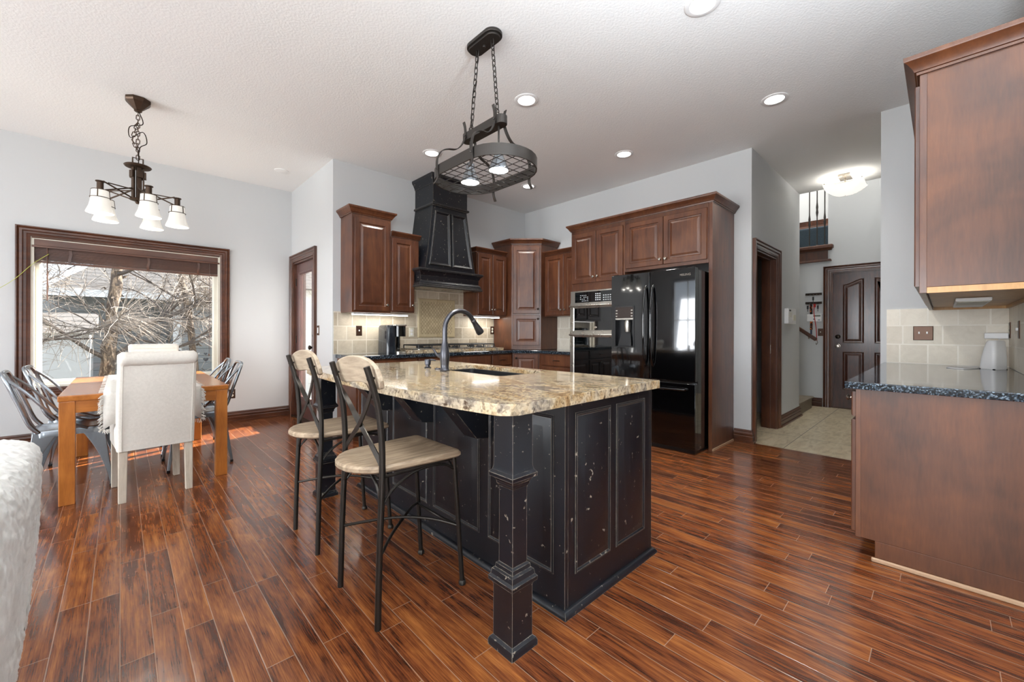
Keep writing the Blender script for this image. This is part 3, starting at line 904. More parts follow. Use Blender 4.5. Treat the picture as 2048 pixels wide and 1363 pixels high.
HOLE = (-.395, -.175, .985, 1.405)
left = slab(-hw_, -.004, .675, 1.74, HOLE).build('door', M_blackgloss, c, smooth=True, bevel=.004)
right = slab(.002, hw_, .675, 1.74).build('door', M_blackgloss, c, smooth=True, bevel=.004)
drawer = slab(-hw_, hw_, .045, .655).build('freezer_drawer', M_blackgloss, c, smooth=True, bevel=.004)
MB().box(-hw_ + .01, hw_ - .01, .03, .5, .006, .04).build('kick_grille', M_blackplast, c)
for px_, par in ((-.040, left), (.036, right)):
    b = MB()
    b.tube(smooth_path([(px_, .004, .80), (px_, -.030, .86), (px_, -.052, 1.05), (px_, -.056, 1.22), (px_, -.052, 1.38), (px_, -.030, 1.55), (px_, .004, 1.60)], 6), .012, 10)
    b.build('handle', M_blackgloss, par, smooth=True)
b = MB(); b.tube(smooth_path([(-.36, .006, .60), (-.35, -.03, .60), (-.2, -.046, .60), (.2, -.046, .60), (.35, -.03, .60), (.36, .006, .60)], 6), .011, 10)
b.build('handle', M_blackgloss, drawer, smooth=True)
b = MB(); b.sweep(rect(HOLE[0], HOLE[1], HOLE[2], HOLE[3]), [(0, 0), (0, -.060), (-.004, -.060), (-.006, .004), (.006, .004), (.006, 0)], closed=True, plane='xz')
b.box(HOLE[0], HOLE[1], .055, .062, HOLE[2], HOLE[3])
disp = b.build('dispenser', M_blackplast, left)
MB().box(HOLE[0] + .004, HOLE[1] - .004, -.002, .012, 1.285, HOLE[3] - .004).build('control_panel', plain('dispenser_panel', '#3a302c', .2, .3), disp)
b = MB(); b.box(HOLE[0] + .004, HOLE[1] - .004, -.004, .008, 1.268, 1.284); b.build('silver_strip', M_steel, disp)
b = MB(Matrix.Translation((-.265, .03, 1.14))); b.lathe([(.026, 0), (.032, .05), (.034, .10), (.026, .125)], seg=16); b.build('water_spout', M_steel, disp, smooth=True)
b = MB(); b.loft([[(-.33, .05, 1.16), (-.24, .05, 1.16), (-.24, .045, 1.16), (-.33, .045, 1.16)], [(-.37, .02, .995), (-.21, .02, .995), (-.21, .012, .995), (-.37, .012, .995)]])
b.build('paddle', M_castiron, disp)
b = MB()
for xx in (-.375, -.198):
    for zz in (1.305, 1.335, 1.365):
        b.box(xx - .010, xx + .010, -.0035, -.001, zz - .005, zz + .005)
b.build('buttons', M_steel, disp)
fc = bpy.data.curves.new('brand_lettering', 'FONT')
fc.body = 'SAMSUNG'; fc.size = .030; fc.align_x = 'CENTER'; fc.extrude = .0006; fc.space_character = 1.1
fo = bpy.data.objects.new('tmp', fc); COL.objects.link(fo)
bpy.context.view_layer.update()
me = bpy.data.meshes.new_from_object(fo.evaluated_get(bpy.context.evaluated_depsgraph_get()))
bpy.data.objects.remove(fo)
me.name = 'lettering'; me.materials.clear(); me.materials.append(M_knob)
lo = bpy.data.objects.new('lettering', me); COL.objects.link(lo); lo.parent = right
lo.matrix_local = Matrix.Translation((.335, .0035, 1.668)) @ Matrix.Rotation(R(90), 4, 'X') @ Matrix.Rotation(R(-3), 4, 'Y')
for sx in (-1, 1):
    MB().box(sx * .40 - .03, sx * .40 + .03, .02, .12, 1.726, 1.748).build('hinge_cover', M_blackplast, c, bevel=.005)

# double wall oven
c = thing('wall_oven', 'stainless double wall oven with black glass doors', 'oven', (4.08, 2.8465, 0), FACE['W'])
b = MB(); b.box(-.352, .352, .03, .57, .575, 1.632); b.build('oven_body', M_blackplast, c)
b = MB(); b.box(-.372, .372, 0, .0245, 1.48, 1.642); b.build('control_panel', M_steel, c, bevel=.003)
cp = MB().box(-.30, .34, -.003, .002, 1.497, 1.625).build('display_glass', M_ovenglass, c)
b = MB()
for i in range(5):
    for k in range(4):
        if (i * 3 + k) % 5: b.box(-.22 + i * .026, -.208 + i * .026, -.0042, -.0028, 1.512 + k * .022, 1.521 + k * .022)
for i in range(3):
    for k in range(4): b.box(.0 + i * .028, .018 + i * .028, -.0042, -.0028, 1.515 + k * .024, 1.528 + k * .024)
for i in range(6):
    for k in range(3): b.box(.11 + i * .03, .126 + i * .03, -.0042, -.0028, 1.512 + k * .026, 1.524 + k * .026)
b.build('buttons', plain('pale_button_print', '#c9ccd0', .4), cp)
for nm, z0_, z1_ in (('microwave_door', 1.150, 1.474), ('oven_door', .585, 1.122)):
    b = MB(); b.sweep(rect(-.31, .31, z0_ + .012, z1_ - .045), [(0, 0), (0, .004), (.012, .008), (.062, .006), (.062, -.0245), (0, -.0245)], closed=True, plane='xz')
    d = b.build(nm, M_steel, c)
    MB().box(-.31, .31, -.002, .02, z0_ + .012, z1_ - .045).build('door_glass', M_ovenglass, d)
    b = MB(); b.tube(smooth_path([(-.35, .0, z1_ - .018), (-.34, -.035, z1_ - .018), (0, -.045, z1_ - .018), (.34, -.035, z1_ - .018), (.35, .0, z1_ - .018)], 5), .011, 10)
    b.build('handle', M_steel, d, smooth=True)
    if nm == 'microwave_door':
        b = MB(Matrix.Translation((.0, -.002, 1.195)) @ Matrix.Rotation(R(90), 4, 'X') @ Matrix.Diagonal((1.9, 1, 1, 1)))
        b.lathe([(.013, 0), (.013, .002), (.011, .003)], seg=24); b.build('oval_badge', M_knob, d)
MB().box(-.372, .372, .002, .0245, 1.124, 1.148).build('vent_strip', M_blackplast, c)

# gas cooktop
c = thing('gas_cooktop', 'wide gas cooktop with black cast iron grates', 'cooktop', (3.09, 4.385, .9245))
b = MB(); b.prism(rrect(-.60, .60, -.215, .215, .02), 0, .012); b.build('cooktop_pan', M_steel, c, bevel=.003)
for gx in (-.40, -.0, .40):
    b = MB()
    for yy in (-.18, -.005, .17): b.tube([(gx - .18, yy, .052), (gx + .18, yy, .052)], .007, 6)
    for xx in (-.18, -.09, 0, .09, .18): b.tube([(gx + xx, -.18, .052), (gx + xx, .17, .052)], .007, 6)
    for xx in (-.18, 0, .18):
        for yy in (-.18, .17): b.tube([(gx + xx, yy, .012), (gx + xx, yy, .055)], .008, 6)
    b.build('grate', M_castiron, c, smooth=True)
    for yy in (-.09, .085):
        b = MB(); b.lathe([(.05, .012), (.05, .022), (.038, .026), (.036, .034), (.001, .036)], (gx, yy, 0), 18); b.build('burner', M_castiron, c, smooth=True)
for k in range(5):
    b = MB(); b.lathe([(.018, .012), (.018, .018), (.014, .032), (.001, .033)], (.565, -.16 + k * .08, 0), 14); b.build('burner_knob', M_steel, c, smooth=True)

# coffee maker
c = thing('coffee_maker', 'black single-serve coffee maker on the black counter', 'coffee maker', (2.285, 4.42, .8865))
b = MB(); b.loft([[(x, y, z) for x, y in rrect(-.115 + o, .005 - o * .5, -.11 + o, .14 - o, .03)] for z, o in ((0, .0), (.30, .004), (.322, .012), (.328, .03))])
b.build('water_tank', plain('dark_translucent_tank', '#20252c', .12, coat=.4), c, smooth=True)
b = MB(); b.loft([[(x, y, z) for x, y in rrect(-.005, .115, -.13, .14, .03)] for z in (.195, .315)]); b.build('brew_head', M_blackgloss, c, smooth=True)
b = MB(); b.loft([[(x, y, z) for x, y in rrect(-.005, .115, .0, .14, .03)] for z in (0, .196)]); b.build('column', M_blackgloss, c, smooth=True)
b = MB(); b.loft([[(x, y, z) for x, y in rrect(-.002, .118, -.135, .005, .03)] for z in (0, .022)]); b.build('drip_tray', M_steel, c, smooth=True)
b = MB(); b.loft([[(x, y, z) for x, y in rrect(-.02 - o, .12 + o, -.14 - o, .145, .035)] for z, o in ((.315, 0), (.322, .003), (.333, .0))]); b.build('lid', M_steel, c, smooth=True)

# ================================================================== ISLAND
c = thing('kitchen_island', 'black panelled kitchen island with turned corner posts', 'island', (1.28, 1.035, 0))
L = 1.915; Wd = .70
b = MB(); b.box(0, .02, 0, L, 0, .849); b.box(Wd - .02, Wd, 0, L, 0, .849); b.box(.02, Wd - .02, 0, .02, 0, .849); b.box(.02, Wd - .02, L - .02, L, 0, .849); b.box(.02, Wd - .02, .02, L - .02, 0, .10)
body = b.build('island_body', M_black, c)
b = MB(); b.sweep([(Wd, L), (0, L), (0, 0), (Wd, 0), (Wd, L)], [(-.002, 0), (.022, 0), (.022, .010), (.016, .020), (.006, .026), (-.002, .027)]); b.build('base_molding', M_black, c, smooth=True)
PL = [(-.004, -.001), (-.004, .003), (.004, .006), (.012, -.0), (.014, .0005), (.046, .010), (.050, .011)]
for k in range(4):
    y0 = .062 + k * .478
    b = MB(Matrix.Rotation(-PI / 2, 4, 'Z')); b.panel(rect(-y0 - .405, -y0, .15, .79), PL); b.build('raised_panel', M_black, c, smooth=True, ang=25)
for x0_, x1_ in ((.068, .318), (.372, .625)):
    b = MB(); b.panel(rect(x0_, x1_, .15, .80), PL); b.build('raised_panel', M_black, c, smooth=True, ang=25)
for k in range(3):
    yc = .516 + k * .478
    b = MB(); b.ext([(.0, .849), (-.24, .849), (-.24, .825), (-.075, .632), (0, .622)], yc - .05, yc + .05, 'y')
    # extrude along y: profile points are (x, z)
    b.build('corbel', M_black, c, bevel=.004)
def post(px_, py_):
    b = MB()
    def sq(h, z): return [(px_ - h, py_ - h, z), (px_ + h, py_ - h, z), (px_ + h, py_ + h, z), (px_ - h, py_ + h, z)]
    prof = [(.064, 0), (.064, .018), (.060, .028), (.050, .036), (.050, .218), (.054, .232), (.063, .236), (.064, .250), (.057, .258), (.054, .276), (.046, .282), (.044, .296), (.036, .302), (.0355, .575), (.042, .585), (.043, .595), (.050, .606), (.062, .612), (.063, .626), (.054, .636), (.050, .650), (.049, .849)]
    b.loft([sq(h, z) for h, z in prof])
    return b.build('post', M_black, c, smooth=True, ang=25)
post(1.033 - 1.28, 1.076 - 1.035); post(1.033 - 1.28, 2.96 - 1.035)

# island worktop with the sink cut out
def front_x(y): return .858 + .05 * ((y - 2.02) / 1.0) ** 2
out = []
y0, y1 = .985, 3.04
for k in range(9):
    a = R(270 - 90 * k / 8); out.append((front_x(y0) + .085 + .085 * math.cos(a), y0 + .085 + .085 * math.sin(a)))
for k in range(1, 14):
    y = y0 + .085 + (y1 - y0 - .17) * k / 14; out.append((front_x(y), y))
for k in range(9):
    a = R(180 - 90 * k / 8); out.append((front_x(y1) + .085 + .085 * math.cos(a), y1 - .085 + .085 * math.sin(a)))
out += [(1.995, y1), (1.995, y0 + .012)]
hole_ = rrect(1.515, 1.895, 1.68, 2.42, .035, 4)
b = MB()
for z, flip in ((.849, False), (.889, True)):
    ov = [b.v((x, y, z)) for x, y in out]; hv = [b.v((x, y, z)) for x, y in hole_]
    eds = [b.bm.edges.new((ov[i], ov[(i + 1) % len(ov)])) for i in range(len(ov))] + [b.bm.edges.new((hv[i], hv[(i + 1) % len(hv)])) for i in range(len(hv))]
    bmesh.ops.triangle_fill(b.bm, use_beauty=True, use_dissolve=False, edges=eds)
    if flip:
        for ring0, ring1 in ((ov0, ov), (hv0, hv)):
            n_ = len(ring0)
            for i in range(n_): b.f([ring0[i], ring0[(i + 1) % n_], ring1[(i + 1) % n_], ring1[i]])
    ov0, hv0 = ov, hv
tag(b.build('island_countertop', M_granite, bevel=.008, seg=3), 'large cream and brown granite top on the black island', 'countertop')
c = thing('sink', 'black undermount sink set into the island granite', 'sink', (1.705, 2.05, .60))
b = MB()
def rr(o): return rrect(-.187 + o, .187 - o, -.367 + o, .367 - o, .035, 4)
b.loft([[(x, y, z) for x, y in rr(o)] for z, o in ((.247, .0), (.262, .0), (.264, .003), (.262, .006), (.06, .014), (.045, .03), (.044, .10))], cap0=False)
b.build('basin', M_sink, c, smooth=True)
b = MB(); b.lathe([(.042, .0455), (.042, .048), (.030, .048), (.028, .046), (.001, .046)], seg=18); b.build('drain', M_steel, c, smooth=True)
# faucet
c = thing('faucet', 'tall gunmetal gooseneck faucet beside the island sink', 'faucet', (1.468, 2.15, .8895), R(3))
b = MB(); b.lathe([(.029, 0), (.030, .006), (.026, .012), (.026, .04), (.030, .07), (.031, .10), (.027, .13), (.021, .155), (.0185, .175), (.018, .18)], seg=24); b.build('faucet_body', M_faucet, c, smooth=True)
gp = [(0, 0, .17), (0, 0, .26)] + [(.125 - .125 * math.cos(R(a)), 0, .262 + .118 * math.sin(R(a))) for a in range(15, 151, 15)]
b = MB(); b.tube([Vector(p) for p in gp], .0155, 14); b.build('spout', M_faucet, c, smooth=True)
e0 = Vector(gp[-1]); dr = (Vector(gp[-1]) - Vector(gp[-2])).normalized()
b = MB(); b.tube([e0 - dr * .004, e0, e0 + dr * .012, e0 + dr * .015, e0 + dr * .05, e0 + dr * .095, e0 + dr * .108], [.015, .0175, .0175, .0165, .021, .027, .025], 16); b.build('spray_head', M_faucet, c, smooth=True)
b = MB(); b.tube([(-.002, .026, .085), (-.004, .052, .09), (-.012, .066, .10), (-.03, .078, .135)], [.013, .012, .008, .007], 10); b.build('lever', M_faucet, c, smooth=True)
c = thing('soap_dispenser', 'small dark soap dispenser pump on the island behind the faucet', 'soap dispenser', (1.508, 2.41, .8895))
b = MB(); b.lathe([(.022, 0), (.023, .005), (.014, .009), (.014, .018), (.020, .022), (.021, .05), (.018, .058), (.001, .059)], seg=18); b.build('pump_body', M_faucet, c, smooth=True)
b = MB(); b.tube([(0, 0, .052), (.03, -.012, .054), (.05, -.02, .048)], [.007, .006, .005], 8); b.build('nozzle', M_faucet, c, smooth=True)
c = tag(MB().lathe([(.021, 0), (.021, .004), (.016, .008), (.001, .009)], (1.50, 2.275, .8895), 18).build('air_switch_button', M_faucet, smooth=True), 'low round button between the faucet and the soap pump', 'button')

# ================================================================== RIGHT-HAND COUNTER
c = thing('base_cabinet', 'base cabinet with the big wood end panel at the right edge of the photo', 'cabinet', (3.715, .306, 0), FACE['N'])
b = MB(); b.box(0, 1.001, 0, .645, .10, .849); b.box(0, 1.001, .075, .645, 0, .10); b.build('cabinet_box', M_cherry_lt, c, bevel=.002)
cab_door(c, .03, .985, .708, .833, name='drawer', knob=(.9, .79)); cab_door(c, .03, .50, .12, .69, (.47, .64)); cab_door(c, .508, .985, .12, .69, (.54, .64))
b = MB(); b.box(.985, 1.004, .002, .020, .10, .848); b.build('face_frame_edge', M_cherry, c)
b = MB(); b.ext([(.0625, 0), (.66, 0), (.66, .02), (.0625, .02)], 1.001, 1.016, 'x'); b.build('shoe_molding', M_shoe, c, bevel=.005)
c = thing('base_cabinet', 'base cabinet on the right-hand run next to the tiled wall end', 'cabinet', (4.725, .306, 0), FACE['N'])
b = MB(); b.box(0, 1.008, 0, .645, .10, .849); b.box(0, 1.008, .075, .645, 0, .10); b.build('cabinet_box', M_cherry, c, bevel=.002)
cab_door(c, .03, .985, .708, .833, name='drawer', knob=(.5, .79)); cab_door(c, .03, .50, .12, .69, (.47, .64)); cab_door(c, .508, .985, .12, .69, (.54, .64))
tag(MB().box(2.678, 4.726, -.335, .347, .850, .886).build('countertop', M_dkgran, bevel=.004), 'blue-black granite counter on the right under the large upper cabinet', 'countertop')
c = thing('upper_cabinet', 'large wall cabinet at the right edge of the photo, seen from its end', 'cabinet', (4.712, .075, 0), FACE['N'])
b = MB(); b.box(0, 2.012, 0, .418, 1.345, 2.335); b.build('cabinet_box', M_cherry_lt, c, bevel=.002)
b = MB(); b.box(1.99, 2.015, -.001, .024, 1.318, 2.335); b.box(.0, 1.99, -.001, .02, 1.318, 1.345); b.build('face_frame', M_cherry, c, bevel=.0015)
b = MB(); b.box(1.99, 2.01, .024, .418, 1.318, 1.346); b.box(0, .02, .024, .418, 1.318, 1.346); b.box(.02, 1.99, .395, .418, 1.318, 1.346); b.box(.02, 1.99, .024, .395, 1.338, 1.3449); b.build('light_rail', M_bare, c)
for k in range(4): cab_door(c, .03 + k * .492, .512 + k * .492, 1.352, 2.295)
crown(c, [(0, 0), (2.012, 0), (2.012, .418)], 2.335, 1.05, M_cherry_lt)
c = thing('under_cabinet_light', 'white fixture recessed under the large right-hand cabinet', 'light', (3.9, -.13, 1.336), 0)
b = MB(); b.box(-.40, .40, -.06, .08, -.020, 0); b.build('housing', M_white, c, bevel=.004)
MB().box(-.38, .02, -.05, .07, -.023, -.0195).build('diffuser', M_vinyl, c)

# things on the right-hand counter and its walls
def plate(name, label, cat, loc, face, gangs=1, kind='toggle', mat=None):
    c = thing(name, label, cat, loc, FACE[face])
    w_ = .035 + .023 * (gangs - 1)
    b = MB(); b.panel(rect(-w_, w_, -.057, .057), [(0, 0), (0, .003), (.004, .006), (.006, .006)]); b.build('cover_plate', mat or M_plate, c)
    for g in range(gangs):
        gx = (g - (gangs - 1) / 2) * .046
        if kind == 'toggle':
            b = MB(); b.box(gx - .005, gx + .005, -.016, -.004, -.006, .012); b.build('toggle', M_white, c, bevel=.002)
        elif kind == 'rocker':
            b = MB(); b.box(gx - .016, gx + .016, -.009, -.005, -.033, .033); b.build('rocker', M_white, c, bevel=.002)
        else:
            for s_ in (-.02, .02):
                b = MB(Matrix.Translation((gx, -.005, s_)) @ Matrix.Rotation(R(90), 4, 'X')); b.lathe([(.016, 0), (.016, .003), (.014, .004), (.001, .004)], seg=16); b.build('socket', M_almond if mat is None else M_white, c)
    return c
plate('light_switch', 'double bronze toggle switch plate on the pale tile', 'switch', (4.728, .110, 1.134), 'W', 2)
plate('light_switch', 'single toggle switch on the travertine left of the coffee maker', 'switch', (1.981, 4.628, 1.146), 'S', 1)
plate('power_outlet', 'bronze outlet on the travertine left of the corner tower', 'outlet', (4.0, 4.628, 1.163), 'S', 1, 'outlet')
plate('power_outlet', 'almond outlet on the travertine beside the mosaic panel', 'outlet', (2.655, 4.628, 1.13), 'S', 1, 'outlet', M_almond)
plate('power_outlet', 'bronze outlet low on the wall under the dining window', 'outlet', (1.011, 6.15, .353), 'S', 1, 'outlet')
plate('light_switch', 'narrow switch on the wall right of the glazed patio door', 'switch', (1.69, 5.09, 1.15), 'W', 1, 'rocker')
plate('power_outlet', 'bronze outlet in the tiled corner feeding the white adapter', 'outlet', (4.63, -.336, 1.157), 'N', 1, 'outlet')
plate('light_switch', 'bronze switch plate on the side tile cut by the photo edge', 'switch', (4.125, -.336, 1.157), 'N', 1)
plate('light_switch', 'bronze switch beside the entry door under the keypad', 'switch', (7.85, 1.305, 1.148), 'W', 1)
c = thing('power_adapter', 'white plug adapter on the corner outlet', 'adapter', (4.63, -.327, 1.115), FACE['N'])
MB().box(-.022, .022, -.115, .0, -.02, .022).build('adapter_body', M_white, c, bevel=.004)
c = thing('cord', 'white cable looping from the adapter down to the counter', 'cord')
pts = smooth_path([(4.62, -.285, 1.10), (4.60, -.275, 1.04), (4.585, -.27, .95), (4.57, -.27, .90), (4.50, -.24, .8915), (4.42, -.10, .8900), (4.30, -.02, .8900), (4.20, -.10, .8900), (4.33, -.16, .8900), (4.48, -.20, .8920), (4.56, -.25, .895), (4.53, -.28, .90), (4.50, -.24, .897), (4.56, -.22, .893)], 6)
MB().tube(pts, .0028, 6).build('cable', M_white, c, smooth=True)
c = thing('air_freshener', 'white rounded plastic dispenser standing on the right-hand counter', 'dispenser', (4.36, -.245, .8865), R(-40))
b = MB()
rg = []
for z, hx_, y0_, y1_ in ((0, .052, -.040, .050), (.01, .054, -.042, .052), (.08, .053, -.042, .044), (.15, .050, -.040, .030), (.19, .047, -.038, .018), (.198, .042, -.032, .012)):
    rg.append([(x, y, z) for x, y in rrect(-hx_, hx_, y0_, y1_, .02, 4)])
b.loft(rg); b.build('dispenser_body', M_white, c, smooth=True)
MB().box(-.05, .05, -.038, .046, -.0004, .004).build('dark_base', M_blackplast, c)

# under-cabinet strips
def strip(label, x0, x1, z):
    c = thing('under_cabinet_light', label, 'light', ((x0 + x1) / 2, 4.47, z))
    h = (x1 - x0) / 2
    MB().box(-h, h, -.035, .035, -.018, 0).build('housing', M_white, c)
    MB().box(-h + .005, h - .005, -.036, .03, -.0215, -.0165).build('led_strip', E_under, c)
    lamp('strip_light', 'AREA', (0, 0, -.03), 1.1, (1, .97, .93), (0, 0.15, -1), parent=c, shape='RECTANGLE', size=2 * h, size_y=.05)
strip('lit strip under the tall cabinet left of the hood', 1.84, 2.50, 1.344)
strip('lit strip under the two-door cabinet right of the hood', 3.52, 3.98, 1.359)

# ================================================================== LIGHT FITTINGS
# recessed downlights
CANS = [(2.442, .966, 'recessed ceiling downlight at the top edge, nearest the viewer'),
        (2.41, 2.364, 'recessed ceiling downlight just right of the pot-rack chains'),
        (3.858, .951, 'recessed ceiling downlight nearest the hallway'),
        (2.398, 3.761, 'recessed ceiling downlight left of the pot rack'),
        (3.891, 2.354, 'recessed ceiling downlight in front of the refrigerator'),
        (3.847, 3.732, 'recessed ceiling downlight seen just below the pot rack rim')]
def make_can():
    c = thing('recessed_light', '', 'ceiling light', (0, 0, ZC), 0, 'recessed ceiling downlights')
    b = MB(); b.lathe([(.068, -.001), (.070, -.006), (.092, -.007), (.098, -.003), (.098, -.0005), (.068, -.0005)], seg=36, cap=False)
    b.build('trim_ring', M_white, c, smooth=True)
    b = MB(); b.lathe([(.0685, -.002), (.060, -.0012), (.001, -.0008)], seg=36, cap=False); b.build('lamp_face', E_can, c)
    lamp('downlight', 'SPOT', (0, 0, -.03), 36, WARM, (0, 0, -1), parent=c, spot_size=R(130), spot_blend=.8, shadow_soft_size=.07)
    return c
CANS += [(.45, .50, 'extra ceiling downlight added unseen above the viewer to brighten the foreground'), (-1.6, .50, 'extra ceiling downlight added unseen over the sofa to brighten the room')]  # extra downlights added out of frame to brighten the foreground
for i, (x, y, lb) in enumerate(CANS):
    if i == 0: can0 = make_can(); o = can0
    else: o = copy_tree(can0)
    o.location = (x, y, ZC)
    o['label'] = lb

c = thing('speaker_cover', 'faint flat white disc on the ceiling above the dining corner', 'ceiling cover', (1.374, 5.408, ZC))
MB().lathe([(.075, -.0005), (.075, -.006), (.07, -.008), (.001, -.008)], seg=28).build('cover_disc', M_ceil, c, smooth=True)

def chain(b, p0, p1, link=.04, r=.0032, w_=.011):
    p0, p1 = Vector(p0), Vector(p1)
    d = p1 - p0; n = max(2, int(round(d.length / (link * .78))))
    t = d.normalized()
    sx = t.cross(Vector((0, 1, 0))).normalized(); sy = t.cross(sx)
    for i in range(n):
        c0 = p0 + d * (i + .5) / n
        s_ = sx if i % 2 else sy
        pts = []
        hl = link / 2 - w_
        for k in range(12):
            a = 2 * PI * k / 12
            off = t * (math.sin(a) * w_ + (hl if math.sin(a) > 0 else -hl)) + s_ * math.cos(a) * w_
            pts.append(c0 + off)
        b.tube(pts, r, 5, closed=True)

# chandelier over the dining table
c = thing('chandelier', 'five-light bronze chandelier with frosted shades over the dining table', 'chandelier', (.099, 4.577, 0))
b = MB()
oc = [(.085 * math.cos(R(22.5 + 45 * k)), .085 * math.sin(R(22.5 + 45 * k))) for k in range(8)]
b.loft([[(x * s_, y * s_, z) for x, y in oc] for z, s_ in ((ZC - .001, .98), (ZC - .02, 1.0), (ZC - .032, .92), (ZC - .075, .45), (ZC - .088, .30), (ZC - .096, .32), (ZC - .104, .22))])
b.build('canopy', M_bronze, c)
b = MB()
chain(b, (0, 0, ZC - .10), (0, 0, 2.545), .042)
chain(b, (0.0, 0, 2.86), (-.035, .01, 2.70), .042); chain(b, (-.035, .01, 2.70), (.0, .0, 2.62), .042)
b.build('chain', M_bronze, c, smooth=True)
b = MB(); b.tube(smooth_path([(.005, 0, 2.94), (.03, .01, 2.85), (-.05, 0, 2.80), (-.045, .02, 2.72), (.03, 0, 2.78), (.055, .01, 2.70), (.01, 0, 2.64), (.004, 0, 2.50)], 6), .0035, 6); b.build('cord', M_dknob, c, smooth=True)
b = MB(); b.tube([(-.032, 0, 2.485), (-.032, 0, 2.555), (.032, 0, 2.555), (.032, 0, 2.485)], .006, 6); b.build('loop', M_bronze, c)
b = MB(); b.lathe([(.001, 2.494), (.082, 2.494), (.088, 2.488), (.080, 2.478), (.030, 2.470), (.001, 2.470)], seg=32); b.build('disc', M_bronze, c, smooth=True)
b = MB()
for k in range(5):
    a = R(72 * k - 4.6)
    M_ = Matrix.Rotation(a, 4, 'Z')
    bb = MB(M_); bb.box(.030, .040, -.013, .013, 2.215, 2.475); bb.box(.038, .052, -.018, .018, 2.39, 2.445); 
    tmp = bb.build('tmp', M_bronze)
    b.bm.from_mesh(tmp.data); bpy.data.objects.remove(tmp)
b.lathe([(.012, 2.20), (.012, 2.47)], seg=10)
b.lathe([(.001, 2.178), (.012, 2.182), (.018, 2.195), (.012, 2.202), (.05, 2.208), (.055, 2.214), (.05, 2.222), (.001, 2.222)], seg=24)
b.build('hub', M_bronze, c, bevel=.0015)
for k in range(5):
    a = R(72 * k - 4.6)
    M_ = Matrix.Rotation(a, 4, 'Z')
    b = MB(M_)
    for off in (-.007, .007):
        z0_, z1_ = (2.30, 2.185) if off < 0 else (2.215, 2.255)
        b.strap([(.040, off, z0_), (.235, off * .3, z1_ + .03)], .010, .006, (0, 0, 1))
    b.strap([(.045, .014, 2.285), (.21, .012, 2.28)], .008, .004, (0, 0, 1))
    arm_ = b.build('arm', M_bronze, c)
    b = MB(M_ @ Matrix.Translation((.2525, 0, .024)))
    b.lathe([(.020, 2.195), (.020, 2.246), (.028, 2.250), (.028, 2.256), (.001, 2.257)], seg=18); b.lathe([(.030, 2.190), (.052, 2.186), (.052, 2.182), (.001, 2.182)], seg=24)
    for q in range(4):
        aa = R(45 + 90 * q)
        b.strap([(.052 * math.cos(aa), .052 * math.sin(aa), 2.186), (.0565 * math.cos(aa), .0565 * math.sin(aa), 2.125)], .006, .003, (-math.sin(aa), math.cos(aa), 0))
    rgt = [(.0575 * math.cos(2 * PI * q / 24), .0575 * math.sin(2 * PI * q / 24), 2.126) for q in range(24)]
    b.tube(rgt, .0028, 5, closed=True)
    b.build('socket_cup', M_bronze, arm_, smooth=True)
    b = MB(M_ @ Matrix.Translation((.2525, 0, .024)))
    b.lathe([(.050, 2.181), (.053, 2.13), (.056, 2.10), (.064, 2.06), (.077, 2.025), (.081, 2.012), (.079, 2.010), (.073, 2.024), (.060, 2.06), (.052, 2.10), (.049, 2.13), (.046, 2.178)], seg=28, cap=False)
    sh = b.build('lamp_shade', M_shade, arm_, smooth=True)
    b = MB(M_ @ Matrix.Translation((.2525, 0, .024))); b.ball((0, 0, 2.085), .026, 12); b.build('bulb', E_bulb, arm_, smooth=True)
    p = M_ @ Vector((.2525, 0, 2.05))
    lamp('bulb_light', 'POINT', p, 1.5, WARM, parent=c, shadow_soft_size=.04)

# pot rack over the island
c = thing('pot_rack', 'black oval iron pot rack light hanging on chains above the island', 'pot rack', (1.715, 2.07, 0))
b = MB()
for z0_, z1_, s_ in ((ZC - .001, ZC - .022, 0), (ZC - .022, ZC - .036, .012)):
    b.prism(rrect(-.062 + s_, .062 - s_, -.145 + s_, .145 - s_, .0615 - s_, 8), z1_, z0_)
b.lathe([(.010, ZC - .05), (.010, ZC - .036)], seg=12)
b.build('canopy', M_iron, c, bevel=.003)
b = MB(); chain(b, (0, .068, ZC - .035), (0, .135, 2.49), .046, .0032, .012); b.build('chain', M_iron, c, smooth=True)
b = MB(); chain(b, (0, -.078, ZC - .035), (0, -.135, 2.50), .046, .0032, .012); b.build('chain', M_iron, c, smooth=True)
b = MB(); b.tube(smooth_path([(0, .072, ZC - .035), (.012, .09, 2.85), (-.012, .11, 2.68), (.004, .134, 2.50)], 5), .0028, 5); b.build('cord', M_dknob, c, smooth=True)
b = MB()
b.prism(rrect(-.036, .036, -.205, .205, .0355, 6), 2.425, 2.478)
for yy in (-.135, .135): b.tube([(.018 * math.cos(2 * PI * k / 12), yy, 2.495 + .022 * math.sin(2 * PI * k / 12)) for k in range(12)], .0035, 5, closed=True)
b.build('beam', M_iron, c, bevel=.003)
def stad(a, b_, n=14):
    out = []
    for k in range(n + 1):
        t = R(0 + 180 * k / n); out.append((b_ * math.cos(t), (a - b_) + b_ * math.sin(t)))
    for k in range(n + 1):
        t = R(180 + 180 * k / n); out.append((b_ * math.cos(t), -(a - b_) + b_ * math.sin(t)))
    return out
b = MB()
o_, i_ = stad(.388, .238), stad(.380, .230)
b.loft([[(x, y, z) for x, y in o_] for z in (2.145, 2.212)] + [[(x, y, z) for x, y in i_] for z in (2.212, 2.145)], loop=True)
b.build('ring', M_iron, c, smooth=True, ang=50)
b = MB()
def span_y(x): return (.385 - .235) + math.sqrt(max(.235 ** 2 - x * x, 0))
for k in range(-3, 4):
    x = k * .066
    b.tube([(x, -span_y(x), 2.150), (x, span_y(x), 2.150)], .0026, 5)
